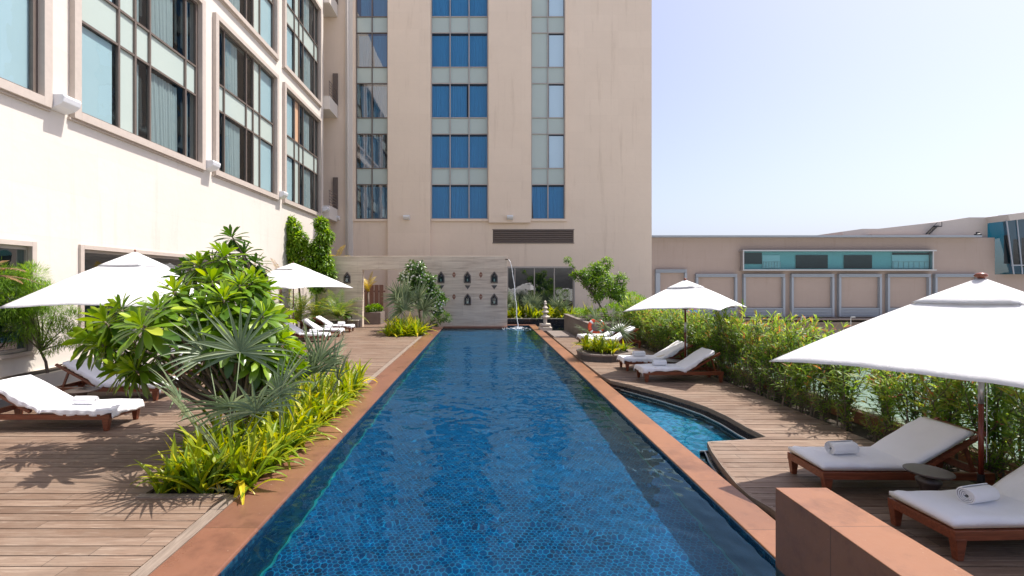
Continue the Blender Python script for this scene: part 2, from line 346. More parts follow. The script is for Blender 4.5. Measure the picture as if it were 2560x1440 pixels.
M['pink'] = m_plain('pink_petal', (.75, .05, .14), .6)
M['white_petal'] = m_plain('white_petal', (.85, .83, .72), .6)
M['sign_pink'] = m_plain('magenta_poster', (.65, .03, .18), .5)
M['sign_blue'] = m_plain('blue_poster', (.12, .3, .6), .5)

# ------------------------------------------------------------------ mesh helpers
class MB:
    def __init__(s): s.v = []; s.f = []; s.r = []; s.cur = .5
    def add(s, vs, fs):
        o = len(s.v); s.v.extend([tuple(p) for p in vs]); s.r.extend([s.cur] * len(vs)); s.f.extend([tuple(i + o for i in f) for f in fs])
    def quad(s, *p): s.add(p, [tuple(range(len(p)))])
    def box8(s, p): s.add(p, [(0, 3, 2, 1), (4, 5, 6, 7), (0, 1, 5, 4), (1, 2, 6, 5), (2, 3, 7, 6), (3, 0, 4, 7)])
    def box(s, x0, y0, z0, x1, y1, z1): s.box8([(x0, y0, z0), (x1, y0, z0), (x1, y1, z0), (x0, y1, z0), (x0, y0, z1), (x1, y0, z1), (x1, y1, z1), (x0, y1, z1)])
    def beam(s, a, b, w, h, up=(0, 0, 1)):
        a = Vector(a); b = Vector(b); d = (b - a).normalized(); sd_ = d.cross(Vector(up))
        if sd_.length < 1e-4: sd_ = Vector((1, 0, 0))
        sd_.normalize(); n = sd_.cross(d); sd_ *= w / 2; n *= h / 2
        s.box8([a - sd_ - n, a + sd_ - n, b + sd_ - n, b - sd_ - n, a - sd_ + n, a + sd_ + n, b + sd_ + n, b - sd_ + n])
    def prism(s, poly, z0, z1):
        n = len(poly); vs = [(x, y, z0) for x, y in poly] + [(x, y, z1) for x, y in poly]
        s.add(vs, [tuple(range(n - 1, -1, -1)), tuple(range(n, 2 * n))] + [(i, (i + 1) % n, n + (i + 1) % n, n + i) for i in range(n)])
    def tube(s, pts, rad, n=8, cap=True):
        pts = [Vector(p) for p in pts]; k = len(pts)
        if not isinstance(rad, (list, tuple)): rad = [rad] * k
        vs = []; fs = []
        ref = None
        for i, p in enumerate(pts):
            d = (pts[min(i + 1, k - 1)] - pts[max(i - 1, 0)]).normalized()
            if ref is None: ref = d.cross(Vector((.3, .1, 1))); ref = ref if ref.length > .05 else d.cross(Vector((1, 0, 0)))
            a = (ref - d * ref.dot(d)).normalized(); ref = a; b = d.cross(a)
            for j in range(n):
                th = 2 * math.pi * j / n; vs.append(p + (a * math.cos(th) + b * math.sin(th)) * rad[i])
        for i in range(k - 1):
            for j in range(n): fs.append((i * n + j, i * n + (j + 1) % n, (i + 1) * n + (j + 1) % n, (i + 1) * n + j))
        if cap: fs.append(tuple(range(n - 1, -1, -1))); fs.append(tuple(range((k - 1) * n, k * n)))
        s.add(vs, fs)
    def lathe(s, prof, c=(0, 0, 0), n=24):
        vs = []; fs = []; k = len(prof)
        for r, z in prof:
            for j in range(n):
                th = 2 * math.pi * j / n; vs.append((c[0] + r * math.cos(th), c[1] + r * math.sin(th), c[2] + z))
        for i in range(k - 1):
            for j in range(n): fs.append((i * n + j, i * n + (j + 1) % n, (i + 1) * n + (j + 1) % n, (i + 1) * n + j))
        fs.append(tuple(range(n - 1, -1, -1))); fs.append(tuple(range((k - 1) * n, k * n)))
        s.add(vs, fs)
    def build(s, name, mat, parent=None, smooth=False, bevel=0, solid=0, recalc=True, loc=None):
        me = bpy.data.meshes.new(name); me.from_pydata(s.v, [], s.f); me.validate()
        if s.r and len(me.vertices) == len(s.r):
            at_ = me.attributes.new('rnd', 'FLOAT', 'POINT'); at_.data.foreach_set('value', s.r)
        if recalc:
            bm = bmesh.new(); bm.from_mesh(me); bmesh.ops.recalc_face_normals(bm, faces=bm.faces); bm.to_mesh(me); bm.free()
        me.materials.append(mat)
        if smooth: me.polygons.foreach_set('use_smooth', [True] * len(me.polygons))
        o = bpy.data.objects.new(name, me); SC.collection.objects.link(o)
        if parent is not None: o.parent = parent
        if loc is not None: o.location = loc
        if solid:
            md = o.modifiers.new('thick', 'SOLIDIFY'); md.thickness = solid
        if bevel:
            md = o.modifiers.new('bevel', 'BEVEL'); md.width = bevel; md.segments = 2; md.limit_method = 'ANGLE'
        return o
def thing(name, label, cat, loc=(0, 0, 0), rz=0, group=None):
    o = bpy.data.objects.new(name, None); SC.collection.objects.link(o)
    o.location = loc; o.rotation_euler = (0, 0, rz); o['label'] = label; o['category'] = cat
    if group: o['group'] = group
    return o
def tag(o, label, cat, group=None, kind=None):
    o['label'] = label; o['category'] = cat
    if group: o['group'] = group
    if kind: o['kind'] = kind
    return o
def struct(o): o['kind'] = 'structure'; return o
def copy_tree(o, parent=None):
    c = o.copy(); SC.collection.objects.link(c); c.parent = parent
    for ch in [x for x in SC.objects if x.parent == o]: copy_tree(ch, c)
    return c
class Fr:                                   # local frame of a facade: u along it, w outwards, z up
    def __init__(s, o, u, n): s.o = Vector(o); s.u = Vector(u); s.n = Vector(n)
    def p(s, u, w, z): return s.o + s.u * u + s.n * w + Vector((0, 0, z))
    def box(s, mb, u0, u1, w0, w1, z0, z1):
        mb.box8([s.p(u0, w0, z0), s.p(u1, w0, z0), s.p(u1, w1, z0), s.p(u0, w1, z0), s.p(u0, w0, z1), s.p(u1, w0, z1), s.p(u1, w1, z1), s.p(u0, w1, z1)])
    def sheet(s, mb, u0, u1, z0, z1, w): mb.quad(s.p(u0, w, z0), s.p(u1, w, z0), s.p(u1, w, z1), s.p(u0, w, z1))
    def wall(s, mb, u0, u1, z0, z1, holes, w=0, depth=.25):
        us = sorted({u0, u1} | {h[0] for h in holes} | {h[1] for h in holes}); zs = sorted({z0, z1} | {h[2] for h in holes} | {h[3] for h in holes})
        us = [a for a in us if u0 <= a <= u1]; zs = [a for a in zs if z0 <= a <= z1]
        for a, b in zip(us, us[1:]):
            for c, d in zip(zs, zs[1:]):
                mu = (a + b) / 2; mz = (c + d) / 2
                if any(h[0] < mu < h[1] and h[2] < mz < h[3] for h in holes): continue
                s.sheet(mb, a, b, c, d, w)
        for a, b, c, d in holes:
            P = s.p
            mb.quad(P(a, w, c), P(b, w, c), P(b, w - depth, c), P(a, w - depth, c)); mb.quad(P(a, w, d), P(b, w, d), P(b, w - depth, d), P(a, w - depth, d))
            mb.quad(P(a, w, c), P(a, w, d), P(a, w - depth, d), P(a, w - depth, c)); mb.quad(P(b, w, c), P(b, w, d), P(b, w - depth, d), P(b, w - depth, c))
# ================================================================== GROUND, TERRACE, POOL
g = MB(); g.box(-1200, -600, -6.4, 1200, 2200, -6.0); struct(g.build('ground', M['asphalt']))
XL, XR = -2.29, 2.665                       # pool water edges
BND = [(-2, 3.2), (5.25, 3.2), (5.55, 3.13), (5.86, 3.15), (6.4, 3.25), (7.0, 3.39), (7.42, 3.52), (7.58, 4.60), (8.19, 4.56), (8.89, 4.57), (9.52, 4.50),
       (9.97, 4.36), (10.7, 4.05), (11.7, 3.52), (12.09, 3.25), (12.6, 3.18), (14.53, 3.15), (21.7, 3.17)]
def xb(y):
    for (a, xa), (b, xb_) in zip(BND, BND[1:]):
        if a <= y <= b: return xa + (xb_ - xa) * (y - a) / (b - a)
    return BND[-1][1]
s = MB()
s.box(-11, -3, -6, -2.86, 34.2, -.11)
s.prism([(x + .02, y) for y, x in BND] + [(7.6, 21.7), (7.6, -2)], -6, -.11)
s.box(3.1, 21.7, -6, 14, 34.2, -.55)
s.box(-2.86, 28.3, -6, 3.1, 34.2, -.55)
s.box(-2.86, -3, -6, 3.1, 28.3, -1.15)
s.box(7.6, -2, -6, 14, 3.0, -.55)
struct(s.build('terrace_slab', M['slab']))
# deck boards
PITCH = .16
def planks(mb, y0, y1, xl, xr, z=0, skip=None):
    k0 = math.ceil(y0 / PITCH); k1 = math.floor(y1 / PITCH); rr = random.Random(5)
    for k in range(k0, k1):
        a = k * PITCH + .0065; b = (k + 1) * PITCH - .0065; dz = rr.uniform(-.002, .002)
        segs = [(xl(a), xl(b), xr(a), xr(b))]
        if skip:
            for (sx0, sx1, sy0, sy1) in skip:
                if sy0 < (a + b) / 2 < sy1:
                    out = []
                    for l0, l1, r0, r1 in segs:
                        if sx0 > l0 and sx0 < r0: out.append((l0, l1, sx0, sx0))
                        if sx1 < r0 and sx1 > l0: out.append((sx1, sx1, r0, r1))
                        if sx1 <= l0 or sx0 >= r0: out.append((l0, l1, r0, r1))
                    segs = out
        for l0, l1, r0, r1 in segs:
            if r0 - l0 < .02: continue
            zt = z + dz
            mb.box8([(l0, a, zt - .03), (r0, a, zt - .03), (r1, b, zt - .03), (l1, b, zt - .03), (l0, a, zt), (r0, a, zt), (r1, b, zt), (l1, b, zt)])
BEDS = [(-4.02, -2.86, 5.56, 11.5), (-4.62, -2.86, 22.0, 26.6)]
d = MB(); planks(d, -2, 33, lambda y: -9.6, lambda y: -3.03, skip=BEDS); struct(d.build('left_deck', M['deck']))
d = MB(); planks(d, -1.9, 21.65, xb, lambda y: 6.12, 0); struct(d.build('right_deck', M['deck']))
e = MB()
for y0, y1 in ((-2, 5.56), (11.5, 22.0)):
    y = y0
    while y < y1 - .01:
        y2 = min(y + 2.4, y1); e.box(-3.015, y + .003, -.09, -2.872, y2 - .003, .006); y = y2
struct(e.build('timber_edging', M['wood_grey'], bevel=.004))
e = MB()
e.box(-4.05, 5.48, -.1, -2.99, 5.57, .012)
for (y, x), (y2, x2) in zip(BND, BND[1:]):
    e.beam((x + .015, y, -.045), (x2 + .015, y2, -.045), .05, .085)
struct(e.build('deck_edge_board', M['wood_grey']))
# coping
c = MB(); c.box(-2.87, -2, -.5, XL, 28.3, .008); c.box(XL, 27.85, -.5, 3.085, 28.3, .007)
struct(c.build('left_coping', M['terracotta_left'], bevel=.02))
c = MB(); c.box(XR, -2, -.9, 3.085, 27.85, -.012)
struct(c.build('right_coping', M['terracotta'], bevel=.012))
# pool shell
p = MB(); p.box(XL - .01, -2, -1.12, XR + .01, 28.0, -.98); PF = p.build('pool_floor', M['pool_tile'])
p = MB(); p.box(XL - .05, -2, -1.0, XL + .012, 27.9, -.02); p.box(XR - .012, -2, -1.0, XR + .05, 27.9, -.03); p.box(XL, 27.8, -1.0, XR, 27.86, -.02)
PS = p.build('pool_side', M['pool_side'])
p = MB(); p.box(XL + .012, -2, -.98, XL + .040, 27.8, -.972); p.box(XR - .040, -2, -.98, XR - .012, 27.8, -.972)
for i in range(2): pass
PE = p.build('pool_edge_line', M['aqua_line'])
rw = random.Random(4)
WAVES = [(rw.uniform(0, 6.28), rw.uniform(.25, 1.6) if i < 10 else rw.uniform(.10, .3), rw.uniform(0, 6.28)) for i in range(26)]
def water_sheet(x0, x1, y0, y1, z, nx, ny, amp):
    w = MB()
    for j in range(ny + 1):
        yy = y0 + (y1 - y0) * j / ny
        for i in range(nx + 1):
            xx = x0 + (x1 - x0) * i / nx; h = sum(wl * amp * math.sin((xx * math.cos(an) + yy * math.sin(an)) * 6.283 / wl + ph) for an, wl, ph in WAVES)
            w.v.append((xx, yy, z + h)); w.r.append(.5)
    w.f = [(j * (nx + 1) + i, j * (nx + 1) + i + 1, (j + 1) * (nx + 1) + i + 1, (j + 1) * (nx + 1) + i) for j in range(ny) for i in range(nx)]
    return w
def caustic(o, caster=False):
    if caster: o.cycles.is_caustics_caster = True
    else: o.cycles.is_caustics_receiver = True
    return struct(o)
caustic(water_sheet(XL, XR, -2, 27.85, -.07, 130, 700, .0019).build('pool_water', M['water'], smooth=True, recalc=False), True)
for o_ in (PF, PS, PE): caustic(o_)
# side pool
p = MB(); p.box(3.08, -2, -.60, 5.2, 21.7, -.52); caustic(p.build('side_pool_floor', M['small_tile']))
p = MB()
for (y, x), (y2, x2) in zip(BND, BND[1:]):
    off = .13 if x > 3.6 or x2 > 3.6 else .05
    p.box8([(x - off, y, -.6), (x + .02, y, -.6), (x2 + .02, y2, -.6), (x2 - off, y2, -.6), (x - off, y, -.16), (x + .02, y, -.16), (x2 + .02, y2, -.16), (x2 - off, y2, -.16)])
    p.box8([(x - .012, y, -.16), (x + .02, y, -.16), (x2 + .02, y2, -.16), (x2 - .012, y2, -.16), (x - .012, y, -.09), (x + .02, y, -.09), (x2 + .02, y2, -.09), (x2 - .012, y2, -.09)])
struct(p.build('side_pool_rim', M['black_tile']))
p = MB()
for (y, x), (y2, x2) in zip(BND, BND[1:]):
    off = .13 if x > 3.6 or x2 > 3.6 else .05
    p.beam((x - off, y, -.154), (x2 - off, y2, -.154), .016, .02)
struct(p.build('gutter_strip', M['metal']))
caustic(water_sheet(3.07, 5.0, -2, 21.7, -.19, 50, 560, .0016).build('side_pool_water', M['water'], smooth=True, recalc=False), True)
# back basin
w = MB(); w.quad((3.085, 21.7, -.16), (9, 21.7, -.16), (9, 31, -.16), (3.085, 31, -.16)); w.quad((-2.86, 28.3, -.16), (3.085, 28.3, -.16), (3.085, 31, -.16), (-2.86, 31, -.16))
struct(w.build('basin_water', M['water2']))
b = MB(); b.box(3.09, 21.72, -.54, 9, 30.5, -.45); b.box(-2.8, 28.32, -.54, 3.08, 30.5, -.45); struct(b.build('basin_floor', M['black_tile']))
b = MB(); b.box(3.30, 21.72, -.5, 4.35, 25.0, -.03); b.box(3.12, 25.05, -.5, 3.6, 25.9, -.04); struct(b.build('stone_landing', M['stone'], bevel=.01))
# soil of the beds
so_ = MB(); so_.box(-4.02, 5.57, -.11, -2.875, 11.5, -.05); so_.box(-4.62, 22.0, -.11, -2.875, 26.6, -.05)
so_.box(6.14, -1.9, -.11, 6.74, 21.6, -.04); struct(so_.build('soil', M['soil']))
# ================================================================== LOW WALLS
b = MB(); b.box(2.647, -.6, -1.1, 3.112, 4.29, .64)
tag(b.build('low_wall', M['terracotta_dull' if False else 'terracotta'], bevel=.006), 'thick red sandstone block wall rising beside the near end of the pool', 'wall')
t = thing('planter_curb', 'long terracotta kerb wall with a cream ledge behind the oleander hedge', 'planter wall', (6.75, 0, 0))
b = MB(); b.box(0, -1.9, -.5, .10, 21.6, .17); b.build('curb', M['terracotta_dull'], t)
b = MB(); b.box(.10, -1.9, -.5, .34, 21.6, .19); b.build('ledge', M['pale_stone'], t)
t = thing('glass_balustrade', 'greenish glass balustrade along the terrace edge behind the oleander hedge', 'balustrade', (7.2, 0, 0))
y = -1.5
while y < 21:
    b = MB(); b.box(0, y + .04, .15, .02, y + 1.96, 1.3); b.build('glass_panel', M['glass_rail'], t)
    b = MB(); b.box(-.03, y - .03, .1, .05, y + .03, 1.32); b.build('post', M['frame'], t); y += 2
b = MB(); b.box(-.03, -1.5, 1.32, .05, 20.5, 1.36); b.build('handrail', M['frame_light'], t)
# planter with palm near side pool
t = thing('stone_planter', 'low rounded dark stone planter between the pool and the right loungers', 'planter', (4.0, 15.75, 0))
poly = []
for i in range(20):
    th = 2 * math.pi * i / 20; rx = .93 + .08 * math.cos(3 * th); poly.append((rx * math.cos(th), (.95 + .05 * math.sin(2 * th)) * math.sin(th)))
b = MB(); b.prism(poly, -.12, .17); b.build('wall', M['dark_stone'], t, bevel=.01)
b = MB(); b.prism([(x * 1.03, y * 1.03) for x, y in poly], .17, .23); b.build('cap', M['stone'], t, bevel=.008)
b = MB(); b.prism([(x * .8, y * .8) for x, y in poly], .23, .245); b.build('earth', M['soil'], t)
# big planter box behind the far right loungers
t = thing('planter_box', 'tall grey-brown stone planter box holding the small tree', 'planter', (4.5, 20.3, 0))
b = MB(); b.box(0, 0, -.55, 4.2, 6.2, .70); b.build('wall', M['stone'], t, bevel=.01)
b = MB()
b.box(-.03, -.03, .70, 4.23, .22, .76); b.box(-.03, .22, .70, .22, 6.23, .76); b.build('cap', M['stone'], t, bevel=.005)
b = MB(); b.box(.22, .22, .70, 4.2, 6.2, .73); b.build('earth', M['soil'], t)
# black planter wall before the glass room
t = thing('black_planter', 'long black tiled planter wall in front of the ground floor glazing', 'planter', (0, 29.2, 0))
b = MB(); b.box(1.3, 0, -.54, 7, 1.6, .26); b.build('wall', M['black_tile'], t)
b = MB(); b.box(1.3, -.03, .26, 7, .2, .30); b.build('cap', M['pale_stone'], t)
b = MB(); b.box(1.3, .2, .26, 7, 1.6, .28); b.build('earth', M['soil'], t)
# left ledge
t = thing('window_ledge', 'cream stone ledge running along the foot of the sunlit wing', 'ledge', (-11, 0, 0))
b = MB(); b.box(0, 0, -.1, .7, 22, .36); b.build('wall', M['pale_stone'], t, bevel=.01)
b = MB(); b.box(.12, .2, .36, .58, 21.8, .365); b.build('earth', M['soil'], t)
b = MB(); b.box(-10.3, 2, -.115, -9.62, 22, .006); struct(b.build('mosaic_floor', M['black_tile']))
# ================================================================== HOTEL WING (left)
F = Fr((-11, 0, 0), (0, 1, 0), (1, 0, 0))
wing = thing('hotel_wing', 'sunlit cream hotel wing with big framed windows along the left of the pool', 'building', (0, 0, 0))
UEND = 32.3
bays = []
cols_a = [.31, 1.45, .67, .65, 1.85, .64]          # margin, then panel widths
BW = 5.65
for z0, z1, n in ((7.16, 13.2, 2), (14.55, 20.6, 2)):
    for i, u0 in enumerate((-.9, 6.1, 12.63, 19.23, 25.86)):
        bays.append((u0, z0, z1, i))
holes = [(u0 + .08, u0 + BW - .08, z0 - .05, z1 + .05) for u0, z0, z1, i in bays]
LOW = [(2.0, 11.45, .85, 3.38), (12.9, 20.6, .85, 3.42)]
holes += LOW
wb = MB(); F.wall(wb, -3, UEND, -.2, 26, holes, 0, .35)
F.sheet(wb, -3, UEND, -6, -.2, 0)
wb.quad(F.p(UEND, 0, -6), F.p(UEND, -12, -6), F.p(UEND, -12, 26), F.p(UEND, 0, 26))
wb.quad(F.p(-3, 0, 26), F.p(UEND, 0, 26), F.p(UEND, -12, 26), F.p(-3, -12, 26))
wb.quad(F.p(-3, 0, -6), F.p(-3, -12, -6), F.p(-3, -12, 26), F.p(-3, 0, 26))
wb.build('wall', M['stucco_wing'], wing, recalc=False)
ib = MB(); F.sheet(ib, -3, UEND, -.2, 26, -1.5); ib.build('interior_wall', M['interior'], wing)
def curtain_mesh(Fm, u0, u1, z0, z1, w, seed=0, amp=.035, pitch=.13, gather=0):
    mb = MB(); rr = random.Random(seed); n = max(4, int((u1 - u0) / (pitch / 4))); vs = []
    ph = 0
    for i in range(n + 1):
        t_ = i / n; ph += rr.uniform(.9, 2.1)
        a = amp * (math.sin(ph) + .5 * math.sin(ph * .37))
        for zz, gz in ((z0, gather), (z0 + (z1 - z0) * .45, gather * .6), (z1, 0)):
            u = u0 + (u1 - u0) * (t_ + gz * (1 - t_) * .35)
            vs.append(Fm.p(u, w + a * (.6 + .4 * (z1 - zz) / (z1 - z0)), zz))
    mb.add(vs, [(i * 3 + k, i * 3 + 3 + k, i * 3 + 4 + k, i * 3 + 1 + k) for i in range(n) for k in range(2)])
    return mb
def bay(u0, z0, z1, i):
    rev = i % 2 == 1
    ws = [1.45, .67, .65, 1.85, .64]; kinds = ['blind', 'span', 'dark', 'curt', 'dark']
    if rev: ws = ws[::-1]; kinds = kinds[::-1]
    a = u0 + .18; tot = BW - .36; k = tot / sum(ws); edges = [a]
    for x in ws: edges.append(edges[-1] + x * k)
    # surround
    fm = MB(); o0, o1 = u0 - .12, u0 + BW + .12; zb, zt = z0 - .28, z1 + .26
    F.box(fm, o0, o0 + .22, .0, .16, zb, zt); F.box(fm, o1 - .22, o1, .0, .16, zb, zt)
    F.box(fm, o0 + .22, o1 - .22, .0, .16, zb, zb + .22); F.box(fm, o0 + .22, o1 - .22, .0, .16, zt - .2, zt)
    F.box(fm, o0 - .06, o1 + .06, .0, .07, zb - .06, zb - .003)
    win = fm.build('window_surround', M['trim'], wing, bevel=.006)
    zs = [z0 + .0, z0 + 2.52, z0 + 3.62, z1]
    fr = MB(); b_ = .035
    for e_ in edges: F.box(fr, e_ - b_, e_ + b_, -.12, -.02, z0 - .05, z1 + .05)
    for zz in zs:
        for p0, p1 in zip(edges, edges[1:]): F.box(fr, p0 + b_, p1 - b_, -.115, -.03, zz - b_, zz + b_)
    F.box(fr, u0 + .08, edges[0] - b_, -.11, -.03, z0 - .05, z1 + .05); F.box(fr, edges[-1] + b_, u0 + BW - .08, -.11, -.03, z0 - .05, z1 + .05)
    f_ = fr.build('frame', M['frame'], win)
    gl = MB(); sp = MB(); bl = MB(); ct = MB(); ora = MB()
    for row in (0, 2):
        for j, kd in enumerate(kinds):
            p0, p1 = edges[j], edges[j + 1]; q0, q1 = zs[row], zs[row + 1]
            if kd == 'span':
                F.sheet(ora if (i == 4 and row == 2 and z0 < 10) else sp, p0, p1, q0, q1, -.09)
                continue
            F.sheet(gl, p0, p1, q0, q1, -.08)
            sd_ = int(u0 * 10) + row * 7 + j
            if kd == 'blind':
                full = (i != 1)
                F.sheet(bl, p0 + (.05 if rev else .0), p1 - (.0 if rev else .14), q0, q1 - .06, -.14)
                m_ = curtain_mesh(F, (p1 - .28) if not rev else p0, p1 if not rev else p0 + .22, q0, q1, -.3, sd_, gather=.0)
            elif kd == 'curt': m_ = curtain_mesh(F, p0 + .02, p1 - (.3 if row == 0 else .5), q0, q1 - .1, -.2, sd_, gather=.35)
            else: m_ = curtain_mesh(F, p0 + .12, p1 - .25, q0, q1 - .1, -.22, sd_, gather=.5)
            o_ = len(ct.v); ct.v += m_.v; ct.r += m_.r; ct.f += [tuple(x + o_ for x in f) for f in m_.f]
    for p0, p1 in zip(edges, edges[1:]): F.sheet(sp, p0, p1, zs[1], zs[2], -.09)
    gl.build('glass', M['glass_wing'], win); sp.build('spandrel_panel', M['spandrel'], win)
    if bl.v: bl.build('blind', M['blind'], win)
    if ora.v: ora.build('peach_panel', M['spandrel_orange'], win)
    ct.build('curtain', M['curtain'], win, smooth=True, recalc=False)
for bb in bays: bay(*bb)
for (u0, u1, z0, z1) in LOW:
    fm = MB(); F.box(fm, u0 - .1, u0 + .02, -.05, .07, z0 - .1, z1 + .12); F.box(fm, u1 - .02, u1 + .1, -.05, .07, z0 - .1, z1 + .12); F.box(fm, u0 + .02, u1 - .02, -.05, .07, z1, z1 + .12); F.box(fm, u0 + .02, u1 - .02, -.05, .07, z0 - .1, z0)
    win = fm.build('window_surround', M['trim'], wing, bevel=.005)
    fr = MB(); n = round((u1 - u0) / 2.55)
    for k in range(n + 1):
        u = u0 + (u1 - u0) * k / n; F.box(fr, u - .04, u + .04, -.16, -.06, z0, z1)
    F.box(fr, u0, u1, -.155, -.065, z1 - .08, z1 - .002); F.box(fr, u0, u1, -.155, -.065, z0 + .002, z0 + .08)
    fr.build('frame', M['frame_light'], win)
    gl = MB(); F.sheet(gl, u0, u1, z0, z1, -.12); gl.build('glass', M['glass_dark'], win)
# balconies in the recess corner
for zz in (4.8 + 3.0, 15.3, 22.6):
    t = MB(); F.box(t, UEND + .01, 34.1, -.6, .42, zz - .9, zz); bo = t.build('balcony', M['stucco_wing'], wing)
    r_ = MB()
    for h in (.25, .45, .65, .85, 1.05): r_.tube([F.p(UEND + .05, .38, zz + h), F.p(34.0, .38, zz + h)], .022, 6)
    for u in (UEND + .1, 33.1, 34.0): r_.tube([F.p(u, .38, zz), F.p(u, .38, zz + 1.07)], .022, 6)
    r_.build('railing', M['frame'], bo)
    dd = MB(); dd.box(-10.9, 34.02, zz, -10.55, 34.12, zz + 2.3); dd.build('door', M['frame'], bo)
# wall lights
def wall_light(label, loc, rz, s_=1.0):
    t = thing('wall_light', label, 'wall light', loc, rz, 'curved white floodlights fixed to the hotel walls')
    b = MB(); prof = [(0, 0), (.42, 0), (.46, -.06), (.42, -.20), (.30, -.30), (.12, -.36), (0, -.38)]
    n = len(prof); vs = [(-.27 * s_, x * s_, z * s_) for x, z in prof] + [(.27 * s_, x * s_, z * s_) for x, z in prof]
    b.add(vs, [tuple(range(n)), tuple(range(2 * n - 1, n - 1, -1))] + [(i, n + i, n + (i + 1) % n, (i + 1) % n) for i in range(n)])
    b.build('housing', M['white_plastic'], t, bevel=.015)
    b = MB(); b.box(-.2 * s_, .0, -.30 * s_, .2 * s_, .03, .06 * s_); b.build('bracket', M['frame_light'], t)
for (px, py, w_, lab) in ((141, 244, 1, 'white curved floodlight on the sunlit wall between the two largest windows'), (516, 404, 1, 'white curved floodlight at the lower corner of the second framed window of the wing'),
                      (696, 480, 1, 'white curved floodlight between the third and last framed windows of the wing'), (806, 518, 1, 'white curved floodlight at the far corner of the sunlit wing')):
    Y = 12980 / (1210 - px); wall_light(lab, (-10.998, Y, at(px, py, Y).z), R(-90), .95)
for (px, lab) in ((843, 'small white light low on the recessed tower strip beside the balconies'), (1019, 'small white light on the tower pilaster left of the blue windows'), (1274, 'small white light at the foot of the projecting tower pier')):
    wall_light(lab, ((px - 1210) / 34.5, 34.2 - (.30 if px > 1000 else .004), at(px, 541, 34.2).z), R(180), .8)
# ================================================================== HOTEL TOWER
TY = 34.2; T = Fr((0, TY, 0), (1, 0, 0), (0, -1, 0))
tower = thing('hotel_tower', 'tall beige hotel tower with three columns of windows closing the end of the pool', 'building')
ZB = 7.11; FL = 3.667; NF = 6
colsT = [(-9.28, -6.96, 2, 'A'), (-3.83, .29, 3, 'B'), (3.42, 5.86, 2, 'C')]
TT = ZB + NF * FL
th_ = [(a, b, ZB, TT) for a, b, n, k in colsT] + [(1.68, 6.5, .3, 3.57), (.64, 6.5, 5.4, 6.33)]
tb = MB(); T.wall(tb, -20, 12.15, -.6, 31, th_, 0, .3)
tb.quad(T.p(12.15, 0, -6), T.p(12.15, -14, -6), T.p(12.15, -14, 31), T.p(12.15, 0, 31))
tb.quad(T.p(-11, 0, 31), T.p(12.15, 0, 31), T.p(12.15, -14, 31), T.p(-11, -14, 31))
T.sheet(tb, -20, 12.15, -6, -.6, 0)
tb.build('wall', M['stucco_tower'], tower, recalc=False)
ib = MB(); T.sheet(ib, -10.9, 12, -.5, 30.9, -1.6); ib.build('interior_wall', M['interior'], tower)
pb = MB(); T.box(pb, -6.93, -3.87, 0, .28, -.6, 31); pb.build('pilaster', M['stucco_tower'], tower, bevel=.01)
pb = MB(); T.box(pb, .33, 3.36, 0, .28, 6.82, 31); pb.build('pilaster', M['stucco_tower'], tower, bevel=.01)
pb = MB(); T.box(pb, -10.0, -9.48, 0, .16, -.6, 31); pb.build('pier', M['stucco_wing'], tower, bevel=.01)
pb = MB(); pb.tube([T.p(-9.80, .24, -.5), T.p(-9.80, .24, 30.9)], .07, 10); pb.build('drainpipe', M['stucco_wing'], tower, smooth=True)
